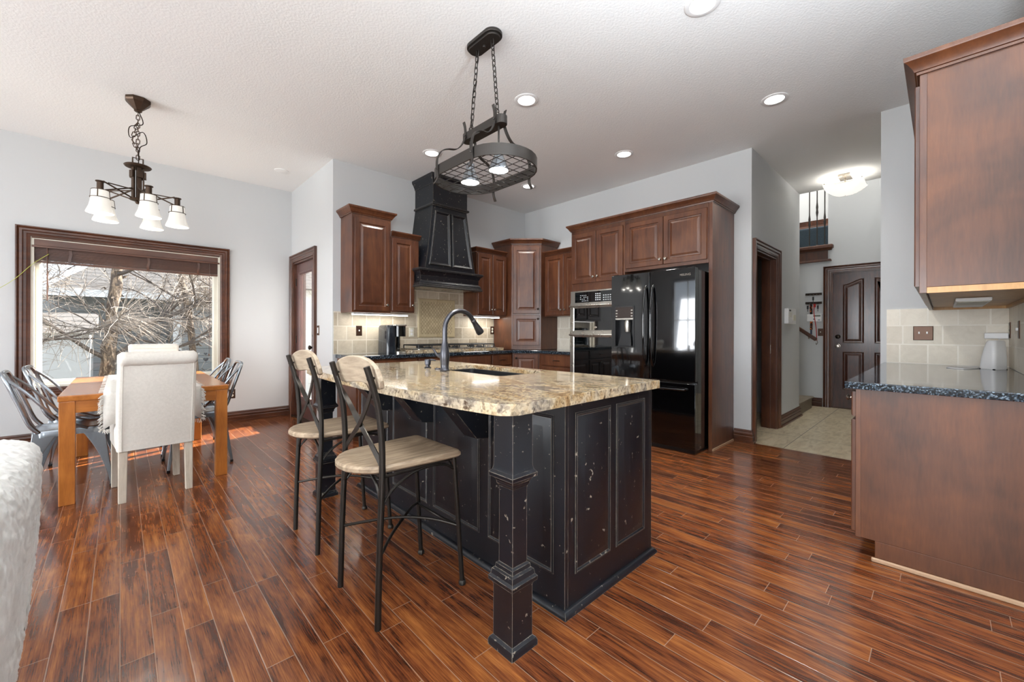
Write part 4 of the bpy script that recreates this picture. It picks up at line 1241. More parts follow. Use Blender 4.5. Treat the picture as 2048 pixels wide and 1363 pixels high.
for k in range(-5, 6):
    y = k * .066
    x = .235 if abs(y) < .15 else math.sqrt(max(.235 ** 2 - (abs(y) - .15) ** 2, 0))
    b.tube([(-x, y, 2.1545), (x, y, 2.1545)], .0026, 5)
b.build('wire_grid', M_iron, c, smooth=True)
for sx, sy in ((-1, -1), (-1, 1), (1, -1), (1, 1)):
    X0, Y0_ = sx * .040, sy * .13
    pth = [(sx * .052, sy * .150, 2.54), (sx * .040, sy * .150, 2.50), (sx * .040, sy * .150, 2.45), (sx * .062, sy * .155, 2.39), (sx * .105, sy * .16, 2.345), (sx * .165, sy * .168, 2.33), (sx * .212, sy * .175, 2.305), (sx * .240, sy * .18, 2.25), (sx * .243, sy * .18, 2.18), (sx * .238, sy * .18, 2.145), (sx * .243, sy * .18, 2.115), (sx * .262, sy * .185, 2.085)]
    b = MB(); b.strap(smooth_path(pth, 5), .022, .0045, (0, 1, 0)); b.ball((sx * .046, sy * .15, 2.455), .006, 8); b.ball((sx * .249, sy * .18, 2.18), .006, 8)
    b.build('scroll_strap', M_iron, c, smooth=True)
for yy in (-.145, .145):
    b = MB(); b.tube([(0, yy, 2.43), (0, yy, 2.27)], .006, 8); b.build('rod', M_iron, c)
    b = MB(); b.lathe([(.026, 2.275), (.030, 2.262), (.030, 2.235), (.040, 2.215), (.060, 2.165), (.066, 2.150), (.066, 2.145), (.061, 2.145), (.038, 2.21), (.025, 2.24), (.020, 2.27)], (0, yy, 0), 24)
    sh = b.build('lamp_shade', M_galv, c, smooth=True)
    b = MB(); b.lathe([(.060, 2.152), (.050, 2.146), (.001, 2.144)], (0, yy, 0), 24, cap=False); b.build('bulb', E_can, sh, smooth=True)
    lamp('rack_light', 'SPOT', (0, yy, 2.13), 26, WARM, (0, 0, -1), parent=c, spot_size=R(120), spot_blend=.7, shadow_soft_size=.05)

# hallway ceiling light
c = thing('ceiling_light', 'square frosted glass bowl light on the hallway ceiling', 'ceiling light', (6.36, .82, 0))
b = MB(); b.box(-.11, .11, -.06, .06, ZC - .025, ZC - .001); b.cyl((0, 0, ZC - .02), (0, 0, ZC - .10), .010, 12); b.build('canopy', M_knob, c, bevel=.003)
b = MB()
n_ = 12
vs = [[b.v((-.19 + .38 * i / n_, -.19 + .38 * j / n_, ZC - .23 + .125 * max((i - 6) ** 2, (j - 6) ** 2) / 36 * .55 + .125 * ((i - 6) ** 2 + (j - 6) ** 2) / 72 * .45)) for j in range(n_ + 1)] for i in range(n_ + 1)]
for i in range(n_):
    for j in range(n_): b.f([vs[i][j], vs[i + 1][j], vs[i + 1][j + 1], vs[i][j + 1]])
bowl = b.build('glass_bowl', E_bowl, c, smooth=True)
so = bowl.modifiers.new('thickness', 'SOLIDIFY'); so.thickness = .006
b = MB()
for s_ in (-1, 1): b.tube([(-.195, s_ * .175, ZC - .105), (.195, s_ * .175, ZC - .105)], .006, 8); b.cyl((s_ * .11, -.175, ZC - .103), (s_ * .11, .175, ZC - .103), .004, 8)
b.cyl((0, 0, ZC - .24), (0, 0, ZC - .10), .004, 8)
b.build('bowl_clips', M_knob, c, smooth=True)
for yy in (-.07, .07):
    b = MB(); b.ball((0, yy, ZC - .14), .028, 12); b.build('bulb', E_bulb, c, smooth=True)
    lamp('hall_bulb', 'POINT', (0, yy, ZC - .12), 3.5, WARM, parent=c, shadow_soft_size=.04)
lamp('loft_fill', 'POINT', (9.6, 2.4, 4.7), 70, WARM, shadow_soft_size=.15)  # added point fill for the upper level, no fixture
lamp('foyer_fill', 'POINT', (7.3, .6, 4.6), 60, WARM, shadow_soft_size=.15)  # added point fill to brighten the entry, no fixture

# made-up standing uplights out of frame, added to brighten the ceiling
def fill_torchiere(label, x, y, e):
    c = thing('fill_lamp', label, 'added light', (x, y, 0))
    MB().lathe([(.001, 0), (.14, 0), (.145, .012), (.12, .024), (.02, .034), (.001, .034)], seg=28).build('base', M_bronze, c, smooth=True)
    MB().cyl((0, 0, .03), (0, 0, 1.74), .012, 12).build('pole', M_bronze, c, smooth=True)
    MB().lathe([(.014, 1.73), (.05, 1.74), (.12, 1.78), (.165, 1.84), (.16, 1.842), (.115, 1.788), (.05, 1.75), (.012, 1.742)], seg=32, cap=False).build('lamp_shade', M_bronze, c, smooth=True)
    lamp('uplight', 'SPOT', (0, 0, 1.80), e, (.84, .93, 1.0), (0, 0, 1), parent=c, spot_size=R(165), spot_blend=.6, shadow_soft_size=.10)
fill_torchiere('bronze lamp added unseen behind the viewer to brighten the ceiling', .9, -.45, 430)
fill_torchiere('bronze lamp added unseen beside the grey sofa to brighten the ceiling', -1.3, -.1, 260)

# ================================================================== HALLWAY THINGS
c = thing('thermostat', 'white wall intercom box on the hallway wall', 'intercom', (6.16, 1.36, 1.345))
b = MB(); b.box(-.19, .19, -.045, 0, -.095, .095); b.build('housing', M_white, c, bevel=.004)
b = MB()
for k in range(4): b.box(-.15, -.02, -.048, -.044, .02 + k * .016 - .03, .028 + k * .016 - .03)
b.build('speaker_slots', M_almond, c)
b = MB(); b.box(.03, .16, -.050, -.044, -.05, .02); b.build('keypad', M_almond, c); 
MB().box(-.15, -.07, -.0475, -.044, .06, .08).build('indicator', M_blackplast, c)
def key_rack(label, z):
    c = thing('key_rack', label, 'key rack', (7.85, 1.395, z), FACE['W'])
    MB().box(-.105, .105, -.014, 0, -.018, .018).build('rail', M_dknob, c, bevel=.002)
    for k in range(5):
        b = MB(); x = -.085 + k * .0425
        b.tube(smooth_path([(x, -.012, -.005), (x, -.025, -.02), (x, -.034, -.022), (x, -.038, -.008)], 4), .003, 6); b.build('hook', M_knob, c, smooth=True)
    return c
key_rack('upper of two black key racks left of the entry door', 1.742)
key_rack('lower of two black key racks left of the entry door', 1.605)
def key(label, x, z):
    c = thing('key', label, 'key', (7.85, x, z), FACE['W'])
    b = MB(); b.tube([(.010 * math.cos(2 * PI * k / 12), -.034, -.012 + .012 * math.sin(2 * PI * k / 12)) for k in range(12)], .0018, 5, closed=True); b.build('ring', M_knob, c)
    b = MB(); b.box(-.011, .011, -.040, -.028, -.075, -.022); b.box(-.004, .004, -.036, -.032, -.115, -.07); b.build('fob', M_blackplast, c, bevel=.003)
key('dark key hanging from the upper key rack', 1.395, 1.722)
key('black car key fob at the right end of the lower rack', 1.335, 1.585)
key('small silver key at the left end of the lower rack', 1.465, 1.585)
c = thing('lanyard', 'black and orange patterned strap hanging from the lower key rack', 'lanyard', (7.85, 1.423, 1.585), FACE['W'])
t_ = NT('orange_patterned_webbing'); vz = t_.n('TexVoronoi', {'Vector': t_.co(), 'Scale': 38.0}).outputs['Distance']
M_lan = t_.set(color=t_.ramp(vz, [(.28, '#d96a1c'), (.42, '#1a1411')], 'CONSTANT'), rough=.8)
b = MB(); b.strap([(0, -.034, 0), (0, -.020, -.10), (.002, -.012, -.30), (.0, -.012, -.40)], .034, .004, (1, 0, 0)); b.build('strap', M_lan, c)
MB().box(-.012, .012, -.02, -.006, -.47, -.40).build('buckle', plain('navy_plastic', '#1d2c4a', .4), c, bevel=.003)
c = thing('leash', 'thin red leash hanging from the lower key rack', 'leash', (7.828, 1.372, 1.585), FACE['W'])
b = MB(); b.tube(smooth_path([(0, -.034, 0), (-.012, -.02, -.12), (.004, -.012, -.28), (.018, -.012, -.40), (.022, -.012, -.50), (.026, -.014, -.565)], 6), .0055, 6); b.strap([(0, -.034, .002), (-.002, -.03, -.05)], .03, .004, (1, 0, 0)); b.build('strap', plain('red_webbing', '#b32a22', .7), c, smooth=True)
MB().tube(smooth_path([(.026, -.014, -.565), (.034, -.014, -.60), (.020, -.014, -.63), (.014, -.014, -.60)], 4), .004, 6).build('clip', M_knob, c, smooth=True)
c = thing('alarm_keypad', 'white alarm keypad on the wall behind the hanging straps', 'keypad', (7.85, 1.383, 1.373), FACE['W'])
MB().box(-.094, .094, -.022, 0, -.057, .057).build('housing', M_white, c, bevel=.004)
MB().box(-.01, .08, -.0235, -.021, .018, .042).build('screen', plain('grey_lcd', '#5d655c', .3), c)
b = MB(); b.box(-.012, .008, -.0235, -.021, -.03, -.012); b.box(.045, .075, -.0235, -.021, -.04, -.03); b.build('buttons', plain('blue_print', '#31486e', .4), c)
c = thing('handrail', 'dark wooden stair handrail sloping up behind the hallway wall', 'handrail', (7.85, 1.345, 1.03))
d = Vector((0, .22, .172)).normalized()
b = MB(); p0 = Vector((-.075, 0, 0))
b.strap([p0, p0 + d * .12, p0 + d * 1.6], .05, .052, (1, 0, 0)); b.build('rail', M_trim, c, bevel=.012)
b = MB(); b.tube([(-.075, .10, .05), (-.06, .10, .02), (-.002, .10, .02)], .007, 8); b.build('bracket', M_knob, c)
for k, (yy, lb) in enumerate(((1.46, 'leftmost black iron baluster on the balcony ledge'), (1.362, 'middle black iron baluster on the balcony ledge'), (1.265, 'rightmost black iron baluster on the balcony ledge'))):
    c = tag(MB().lathe([(.016, 0), (.016, .012), (.0075, .02), (.0075, .30 if k != 1 else .46), (.012, .33 if k != 1 else .49), (.018, .36 if k != 1 else .53), (.012, .40 if k != 1 else .57), (.016, .43 if k != 1 else .61), (.0085, .50 if k != 1 else .68), (.0075, .56 if k != 1 else .74), (.0075, 1.0)], seg=12).build('baluster', M_iron, smooth=True), lb, 'baluster', 'iron balusters of the balcony')
    c.location = (7.90, yy, 2.495)
c = thing('balcony_rail', 'dark balcony handrail above the iron balusters', 'railing', (7.90, 1.22, 3.493))
MB().box(-.03, .03, 0, 2.1, 0, .06).build('rail', M_trim, c, bevel=.012)
c = thing('loft_sofa', 'slate blue sofa back seen between the balcony balusters', 'sofa', (9.3, 2.1, 2.45))
b = MB(); b.box(-.16, .14, -.78, 1.1, .08, .62); b.build('sofa_back', M_navy, c, bevel=.05, seg=3)
b = MB(); b.box(.14, .85, -.78, 1.1, .08, .36); b.build('seat', M_navy, c, bevel=.04, seg=3)
for yy in (-.72, 1.04):
    for xx in (-.08, .75): MB().box(xx - .025, xx + .025, yy - .025, yy + .025, 0, .09).build('leg', M_trim, c)
W9 = struct(thing('window_8', 'small bright upstairs window behind the balusters', 'window', (11.0, 2.15, 0), FACE['W']))
MB().sweep(rect(-.6, .6, 2.72, 3.50), CAS, closed=True, plane='xz').build('casing', M_trim, W9, smooth=True)
c = thing('window_blind', 'half raised blind in the small upstairs window', 'blind', (11.02, 2.15, 3.50), FACE['W'])
b = MB()
for k in range(6): b.box(-.58, .58, -.01, .03, -.04 - k * .02, -.034 - k * .02)
b.build('slats', M_blind, c)
MB().box(-.59, .59, -.03, .03, -.05, 0).build('headrail', M_blind, c)
lamp('loft_daylight', 'AREA', (11.3, 2.15, 3.1), 26, DAY, (-1, 0, 0), shape='RECTANGLE', size=1.1, size_y=.85)

# ================================================================== BAR STOOLS
def make_stool():
    c = thing('bar_stool', '', 'bar stool', (0, 0, 0), 0, 'bar stools at the island')
    # seat: rounded at the rear, straight at the front
    b = MB()
    outl = []
    for k in range(13):
        a = R(270 - 180 * k / 12); outl.append((-.13 + .155 * math.cos(a), .172 * math.sin(a)))
    outl += [(0.03, .186), (.165, .192), (.182, .186), (.188, .17), (.188, -.17), (.182, -.186), (.165, -.192), (.03, -.186)]
    def sc_(o, z): 
        return [(x, y, z) for x, y in (inset(outl[::-1], o) if o else outl[::-1])]
    b.loft([sc_(.010, .580), sc_(0.0, .588), sc_(0, .600), sc_(.008, .609), sc_(.030, .611), sc_(.075, .606)])
    b.build('seat', M_stool, c, smooth=True)
    # rear legs run up into the back posts, front legs end on ball feet
    for s in (-1, 1):
        b = MB()
        b.tube(smooth_path([(-.203, s * .183, 0), (-.196, s * .182, .30), (-.186, s * .181, .57), (-.188, s * .179, .72), (-.205, s * .177, .86), (-.246, s * .174, 1.0)], 5), .0125, 10)
        b.ball((-.226, s * .175, .958), .007, 8); b.cyl((-.244, s * .175, .952), (-.215, s * .175, .956), .005, 8)
        b.build('rear_leg', M_stoolmetal, c, smooth=True)
    for s in (-1, 1):
        b = MB()
        b.tube([(.158, s * .166, .585), (.176, s * .170, .35), (.200, s * .175, .012)], .0105, 10)
        b.lathe([(.010, 0), (.016, .002), (.0165, .012), (.013, .020), (.010, .022)], (.201, s * .175, 0), 14)
        b.build('front_leg', M_stoolmetal, c, smooth=True)
    # seat frame and arched braces
    b = MB()
    b.tube([(-.182, -.178, .572), (.158, -.164, .574), (.158, .164, .574), (-.182, .178, .572)], .007, 8, closed=True)
    for s in (-1, 1):
        b.tube(smooth_path([(-.190, s * .181, .46), (-.14, s * .178, .515), (-.06, s * .174, .556), (.03, s * .17, .566), (.11, s * .168, .556), (.166, s * .168, .52)], 5), .006, 8)
    b.tube(smooth_path([(-.190, -.181, .46), (-.187, -.14, .53), (-.185, -.07, .566), (-.185, 0, .57), (-.185, .07, .566), (-.187, .14, .53), (-.190, .181, .46)], 4), .006, 8)
    b.tube(smooth_path([(.166, -.168, .50), (.163, -.12, .55), (.16, -.05, .57), (.16, .05, .57), (.163, .12, .55), (.166, .168, .50)], 4), .006, 8)
    b.build('seat_frame', M_stoolmetal, c, smooth=True)
    b = MB()
    for s in (-1, 1):
        b.tube(smooth_path([(-.197, s * .182, .268), (-.10, s * .09, .292), (0, 0, .302 + .004 * s), (.10, -s * .09, .296), (.182, -s * .171, .268)], 5), .0065, 8)
    b.tube(smooth_path([(.182, -.171, .268), (.150, -.09, .285), (.138, 0, .295), (.150, .09, .285), (.182, .171, .268)], 5), .0065, 8)
    b.build('foot_brace', M_stoolmetal, c, smooth=True)
    # crossed flat straps of the back
    for s in (-1, 1):
        b = MB()
        b.strap(smooth_path([(-.222, s * .172, .935), (-.212, s * .12, .865), (-.198 + .003 * s, s * .02, .765), (-.190, -s * .09, .685), (-.186, -s * .165, .628), (-.186, -s * .176, .615)], 5), .022, .005, (0, .7, .7))
        b.build('cross_strap', M_stoolmetal, c, smooth=True, ang=50)
    # curved wooden top rail
    b = MB()
    rings = []
    for k in range(25):
        t = -1 + 2 * k / 24
        y = .212 * t
        e_ = math.sqrt(max(1 - t * t, .0))
        zt = .945 + .085 * (e_ ** .75) + .004
        zb = .945 - .045 * (e_ ** .5)
        if abs(t) < .75: zb += .022 * (1 - (t / .75) ** 2)
        xo = -.214 + .020 * (1 - t * t)
        lean = -.27
        def X(z, dx): return xo + dx + (z - .945) * lean
        rings.append([(X(zb, 0), y, zb), (X(zt, 0), y, zt), (X(zt, .020), y, zt), (X(zb, .020), y, zb)])
    b.loft(rings)
    b.build('top_rail', M_stool_y, c, smooth=True, bevel=.004)
    return c
st = make_stool()
for i, (x, y, lb) in enumerate(((.912, 1.662, 'nearer bar stool with washed oak seat, beside the front island post'), (.930, 2.375, 'farther bar stool with washed oak seat, beside the rear island post'))):
    o = st if i == 0 else copy_tree(st)
    o.location = (x, y, 0); o['label'] = lb

# ================================================================== DINING SET
c = thing('dining_table', 'rectangular honey oak dining table below the chandelier', 'table', (.1625, 4.685, 0))
hx_, hy_ = .4525, .765
MB().box(-hx_ - .005, hx_ + .005, -hy_ - .005, hy_ + .005, .674, .712).build('tabletop', M_table_x, c, bevel=.006)
for sx in (-1, 1):
    for sy in (-1, 1):
        MB().box(sx * hx_ - (.075 if sx > 0 else 0), sx * hx_ + (0 if sx > 0 else .075), sy * hy_ - (.075 if sy > 0 else 0), sy * hy_ + (0 if sy > 0 else .075), 0, .674).build('leg', M_table, c, bevel=.004)
for s in (-1, 1):
    MB().box(-hx_ + .075, hx_ - .075, s * (hy_ - .02) - .011, s * (hy_ - .02) + .011, .595, .674).build('apron', mk_wood('oak_apron', '#8a4f1c', '#a8652a', '#bf7a39', axis='x') if s < 0 else M_table, c)
    MB().box(s * (hx_ - .02) - .011, s * (hx_ - .02) + .011, -hy_ + .075, hy_ - .075, .595, .674).build('apron', M_table_x, c)
c = thing('table_runner', 'white fringed table runner hanging over the end of the oak table', 'table runner', (.18, 4.685, .7125))
b = MB()
hw2 = .265
prof = [(-.790, -.245), (-.787, -.12), (-.781, -.02), (-.774, -.002), (-.76, .003)] + [(-.7 + k * .1, .003) for k in range(15)] + [(.76, .003), (.774, -.002), (.781, -.02), (.786, -.10), (.788, -.17)]
rg = []
for k in range(13):
    x = -hw2 + 2 * hw2 * k / 12
    sc2 = .86 if abs(x) < .225 else 1.0
    rg.append([(x, y - (.008 * math.sin(k * 1.3) * max(0, -z / .25) if y < 0 else 0), z * sc2 if z < -.05 and y < 0 else z) for y, z in prof])
b.loft(rg, closed=False)
rn = b.build('cloth', M_runner, c, smooth=True)
so = rn.modifiers.new('thickness', 'SOLIDIFY'); so.thickness = .004; so.offset = 1
b = MB()
for k in range(90):
    z = -.245 + .235 * random.random()
    for s in (-1, 1):
        b.tube([(s * hw2, -.786, z), (s * (hw2 + .010), -.79 + random.uniform(-.006, .006), z - .006), (s * (hw2 + random.uniform(.012, .028)), -.79 + random.uniform(-.01, .008), z - random.uniform(.008, .024))], .0016, 4)
for k in range(150):
    x = random.uniform(-hw2, hw2); ln = random.uniform(.015, .032)
    if abs(x) > .228: b.tube([(x, -.790, -.243), (x + random.uniform(-.006, .006), -.792, -.245 - ln)], .0016, 4)
    y = random.uniform(-.76, .76); s = random.choice((-1, 1))
    b.tube([(s * hw2, y, .004), (s * (hw2 + .012), y, .002), (s * (hw2 + .024), y + random.uniform(-.006, .006), .0015)], .0014, 4)
fr_ = b.build('fringe', M_runner, c); fr_['kind'] = 'stuff'

def make_parsons():
    c = thing('upholstered_chair', '', 'chair', (0, 0, 0), 0, 'cream upholstered end chairs')
    w2 = .195
    for sx in (-1, 1):
        for y0_, y1_, sl in ((.005, .048, -.0), (.435, .478, .0)):
            b = MB()
            xa, xb = sorted((sx * w2, sx * (w2 - .045)))
            t_ = .006
            b.loft([[(xa + (t_ if sx > 0 else 0), y0_, 0), (xb - (t_ if sx < 0 else 0), y0_, 0), (xb - (t_ if sx < 0 else 0), y1_ - .008, 0), (xa + (t_ if sx > 0 else 0), y1_ - .008, 0)], [(xa, y0_, .36), (xb, y0_, .36), (xb, y1_, .36), (xa, y1_, .36)]])
            b.build('leg', M_wash, c, bevel=.003)
    b = MB(); b.loft([[(x, y, z) for x, y in rrect(-w2 - .006 + o, w2 + .006 - o, -.004 + o, .492 - o, .028)] for z, o in ((.345, 0), (.46, -.002), (.485, .004), (.497, .022))])
    b.build('seat', M_linen, c, smooth=True, ang=60)
    b = MB()
    rg = []
    for k in range(9):
        t = k / 8; z = .342 + .60 * t; lean = -.075 * t ** 1.3
        wv = w2 + .008 + .003 * math.sin(t * PI)
        rg.append([(x, y + lean, z) for x, y in rrect(-wv, wv, -.006, .085, .018, 3)])
    b.loft(rg); bk = b.build('backrest', M_linen, c, smooth=True, ang=60)
    b = MB()
    pts = [(-w2 - .012 + (2 * w2 + .024) * k / 20, -.058, .950) for k in range(21)]
    b.tube(pts, [.030] + [.047 + .0015 * math.sin(k * 2.1) for k in range(19)] + [.030], 16)
    b.build('rolled_top', M_linen, bk, smooth=True, ang=60)
    for sx in (-1, 1):
        b = MB()
        b.tube([(sx * (w2 - .012), -.009 - .075 * (k / 8) ** 1.3, .345 + .57 * k / 8) for k in range(9)], .0025, 5)
        b.build('seam_piping', M_linen, bk)
    return c
pc = make_parsons()
for i, (x, y, rz, lb) in enumerate(((.185, 3.722, R(5), 'cream linen chair with a rolled top at the near end of the table'), (.262, 5.86, R(180), 'cream linen chair at the far end of the table under the window'))):
    o = pc if i == 0 else copy_tree(pc)
    o.location = (x, y, 0); o.rotation_euler.z = rz; o['label'] = lb

def make_metal_chair():
    c = thing('metal_chair', '', 'chair', (0, 0, 0), 0, 'galvanised metal side chairs')
    # faces local +x
    b = MB()
    o0 = rrect(-.175, .175, -.172, .172, .06, 6)
    b.loft([[(x, y, z) for x, y in inset(o0, o)] for o, z in ((-.006, .405), (-.004, .435), (0, .447), (.010, .451), (.025, .447), (.055, .443))])
    b.build('seat', M_galv, c, smooth=True)
    for sx in (-1, 1):
        for sy in (-1, 1):
            b = MB()
            rg = []
            for k in range(9):
                t = k / 8
                z = .438 - .438 * t
                px_, py_ = sx * (.172 + .052 * t), sy * (.168 + .056 * t)
                wd = .105 * (1 - t) ** 2.2 + .020
                th = .006
                rg.append([(px_, py_, z), (px_ - sx * wd, py_, z), (px_ - sx * wd, py_ - sy * th, z), (px_ - sx * th, py_ - sy * th, z), (px_ - sx * th, py_ - sy * wd, z), (px_, py_ - sy * wd, z)])
            b.loft(rg)
            lg = b.build('leg', M_galv, c, bevel=.003)
            b = MB(); q = sx * .224, sy * .224; b.box(min(q[0], q[0] - sx * .024), max(q[0], q[0] - sx * .024), min(q[1], q[1] - sy * .024), max(q[1], q[1] - sy * .024), 0, .022)
            b.build('rubber_foot', M_blackplast, lg, bevel=.003)
    b = MB()
    b.tube(smooth_path([(-.145, -.168, .44), (-.185, -.168, .50), (-.225, -.163, .62), (-.272, -.155, .76), (-.296, -.135, .825), (-.306, -.095, .848), (-.308, 0, .852), (-.306, .095, .848), (-.296, .135, .825), (-.272, .155, .76), (-.225, .163, .62), (-.185, .168, .50), (-.145, .168, .44)], 5), .0125, 10)
    b.build('back_frame', M_galv, c, smooth=True)
    for s in (-1, 1):
        b = MB(); b.tube(smooth_path([(.09, s * .176, .44), (-.05, s * .178, .52), (-.20, s * .168, .72), (-.290, s * .140, .815)], 5), .0095, 8); b.build('side_brace', M_galv, c, smooth=True)
    b = MB(); b.strap(smooth_path([(-.165, 0, .447), (-.19, 0, .50), (-.235, 0, .65), (-.285, 0, .80), (-.306, 0, .848)], 5), .062, .003, (0, 1, 0)); b.build('splat', M_galv, c, smooth=True)
    return c
mc = make_metal_chair()
for i, (x, y, rz, lb) in enumerate(((-.265, 4.40, R(2), 'galvanised metal chair on the left side of the table, nearer the viewer'), (-.225, 4.93, R(-3), 'galvanised metal chair on the left side of the table, nearer the window'),
                                    (.485, 4.48, R(181), 'galvanised metal chair on the right side of the table, nearer the viewer'), (.495, 5.07, R(178), 'galvanised metal chair on the right side of the table, nearer the window'))):
    o = mc if i == 0 else copy_tree(mc)
    o.location = (x, y, 0); o.rotation_euler.z = rz; o['label'] = lb

# ================================================================== WINDOW DRESSING
c = thing('window_blind', 'raised walnut wood blind at the top of the dining window', 'blind', (.1225, 6.15, 2.058))
b = MB(); b.box(-.755, .755, .004, .022, -.092, 0); b.sweep([(-.755, -.090), (.755, -.090)], [(-.004, -.004), (-.010, .004), (-.006, .010), (.01, .008), (.01, -.004)], plane='xz'); b.sweep([(-.755, -.006), (.755, -.006)], [(-.006, -.004), (-.006, .006), (.006, .010), (.006, -.004)], plane='xz')
b.build('valance', M_blind, c)
b = MB(); rr_ = random.Random(3)
for k in range(22): b.box(-.742, .742, .026 + rr_.uniform(-.003, .003), .072, -.098 - k * .0058, -.0945 - k * .0058)
b.box(-.742, .742, .024, .072, -.245, -.226)
b.build('slats', M_blind, c)
b = MB()
for xx in (-.50, .10, .55): b.strap([(xx, .020, -.092), (xx + .006, .018, -.15), (xx - .004, .018, -.20), (xx, .022, -.245)], .022, .004, (1, 0, 0))
b.build('ladder_tape', M_trim, c)
b = MB(); b.tube([(-.655, .016, -.07), (-.655, .014, -.62)], .005, 8); b.build('tilt_wand', M_blind, c, smooth=True)
b = MB(); b.tube([(.655, .016, -.09), (.655, .016, -1.20)], .0016, 5); b.tube([(.661, .016, -.09), (.661, .016, -1.18)], .0016, 5); b.lathe([(.002, .02), (.007, .01), (.008, 0), (.004, -.012), (.001, -.013)], (.655, .016, -1.21), 10); b.build('lift_cord', M_trim, c, smooth=True)
c = thing('string', 'thin yellow green string slanting from the blind to the left wall', 'string')
MB().tube(smooth_path([(-.52, 6.145, 1.90), (-.62, 6.12, 1.79), (-.74, 6.10, 1.62), (-.86, 6.08, 1.50), (-.98, 6.06, 1.42)], 6), .0022, 5).build('strand', plain('yellow_green_cord', '#b9c25a', .6), c, smooth=True)
def heart(label, x, z, s):
    pts = []
    for k in range(28):
        t = 2 * PI * k / 28
        pts.append((s * 16 * math.sin(t) ** 3 / 17, s * (13 * math.cos(t) - 5 * math.cos(2 * t) - 2 * math.cos(3 * t) - math.cos(4 * t)) / 17))
    b = MB(); b.ext(pts[::-1], -.0015, .0, 'y')
    o = tag(b.build('heart_decal', plain('dark_heart_decal', '#4c5258', .5)), label, 'decal'); o.location = (x, 6.2295, z)
heart('larger of two small dark hearts at the bottom right of the window', .755, .79, .030)
heart('smaller of two small dark hearts at the bottom right of the window', .752, .86, .020)

# ================================================================== SOFA AND THROW
c = thing('sofa', 'grey upholstered sofa mostly hidden under a white throw', 'sofa', (-1.15, 1.50, 0))
b = MB(); b.box(-.85, .86, -.40, .44, .10, .42); b.build('sofa_base', M_sofa, c, bevel=.03, seg=3)
b = MB(); b.box(-.85, .88, .22, .46, .12, .775); b.build('backrest', M_sofa, c, bevel=.05, seg=4)
for s in (-1, 1):
    b = MB(); b.box(*sorted((s * .68, s * .885)), -.42, .30, .12, .62); b.build('arm', M_sofa, c, bevel=.05, seg=4)
b = MB(); b.box(-.67, .67, -.42, .23, .40, .54); b.build('seat_cushion', M_sofa, c, bevel=.05, seg=4)
for sx in (-.78, .78):
    for sy in (-.34, .38): MB().box(sx - .03, sx + .03, sy - .03, sy + .03, 0, .11).build('leg', M_trim, c)
b = MB()
rt_ = random.Random(5)
cs = [(-.62, .80), (-.52, .806), (-.42, .808), (-.33, .806), (-.25, .80), (-.20, .786), (-.178, .755), (-.174, .70), (-.178, .60), (-.186, .50), (-.196, .40), (-.205, .30), (-.216, .20), (-.228, .10), (-.236, .03)]
rg = []
NY = 34
for j in range(NY + 1):
    t = j / NY
    y = 1.18 + .81 * t
    ring = []
    for k, (x, z) in enumerate(cs):
        drop = .10 * (1 - t) ** 2 if k < 7 else 0
        endd = 0
        ring.append((x + .006 * math.sin(9 * y + k * .8) + rt_.uniform(-.003, .003), y + (.012 * math.sin(k * 1.1) if j == NY else 0) - (.055 * max(0, k - 6) / 8 if t > .9 else 0), z + rt_.uniform(-.003, .003) - endd))
    rg.append(ring)
rg.append([(x - .02, 2.0 - (.055 * max(0, k - 6) / 8), z - .05 - .1 * (k < 6)) for k, (x, z) in enumerate(cs)])
b.loft(rg, closed=False)
th = tag(b.build('throw_blanket', M_throw, smooth=True, ang=180), 'fuzzy white throw draped over the end of the grey sofa', 'blanket')
so = th.modifiers.new('thickness', 'SOLIDIFY'); so.thickness = .012; so.offset = -1
sb = th.modifiers.new('smooth', 'SUBSURF'); sb.levels = 3; sb.render_levels = 3
tx = bpy.data.textures.new('fuzz', 'CLOUDS'); tx.noise_scale = .014; tx.noise_depth = 3
dm_ = th.modifiers.new('fuzz', 'DISPLACE'); dm_.texture = tx; dm_.strength = .016; dm_.texture_coords = 'LOCAL'

# ================================================================== OUTSIDE
struct(MB().box(-40, 40, -40, 40, -.75, -.65).build('ground', M_grass), 'winter lawn outside the window', 'ground')
tag(MB().box(1.9, 5.0, 4.85, 9.0, -.65, -.14).build('patio_slab', plain('concrete', '#b9b4aa', .8)), 'pale concrete patio outside the glazed door', 'patio', kind='structure')
c = thing('neighbor_house', 'grey sided neighbouring house with a shingle roof beyond the bare tree', 'house', (1.0, 13.6, -.65))
b = MB(); b.box(0, 8.0, 0, 6.0, 0, 2.70); b.box(-4.0, 0, 1.6, 6.0, 0, 2.70); b.build('wall', M_siding, c)
b = MB(); b.loft([[(-2.2, -.4, 2.70), (8.5, -.4, 2.70), (8.5, 6.5, 2.70), (-2.2, 6.5, 2.70)], [(.9, 3.05, 5.6), (5.4, 3.05, 5.6), (5.4, 3.1, 5.6), (.9, 3.1, 5.6)]]); b.build('roof', M_shingle, c)
b = MB(); b.box(-2.2, 8.5, -.44, -.38, 2.56, 2.72); b.box(-2.24, -2.2, -.4, 6.5, 2.56, 2.72); b.build('fascia', M_fascia, c)
MB().box(-.03, .14, -.03, .06, 0, 2.62).build('corner_board', M_fascia, c)
b = MB(); b.box(2.2, 3.4, -.04, .02, 1.0, 2.2); wf = b.build('window_frame', M_fascia, c)
MB().box(2.28, 3.32, -.05, -.035, 1.08, 2.12).build('pane', plain('dark_pane', '#3b4650', .1), wf)
c = thing('garage', 'pale garage seen through the glass of the patio door', 'garage', (2.3, 10.2, -.65))
MB().box(0, 6.0, 0, 2.4, 0, 2.75).build('wall', mk_lines('cream_lap_siding', 2, .19, '#cfd0cc', '#dcdcd8', '#a5a6a3'), c)
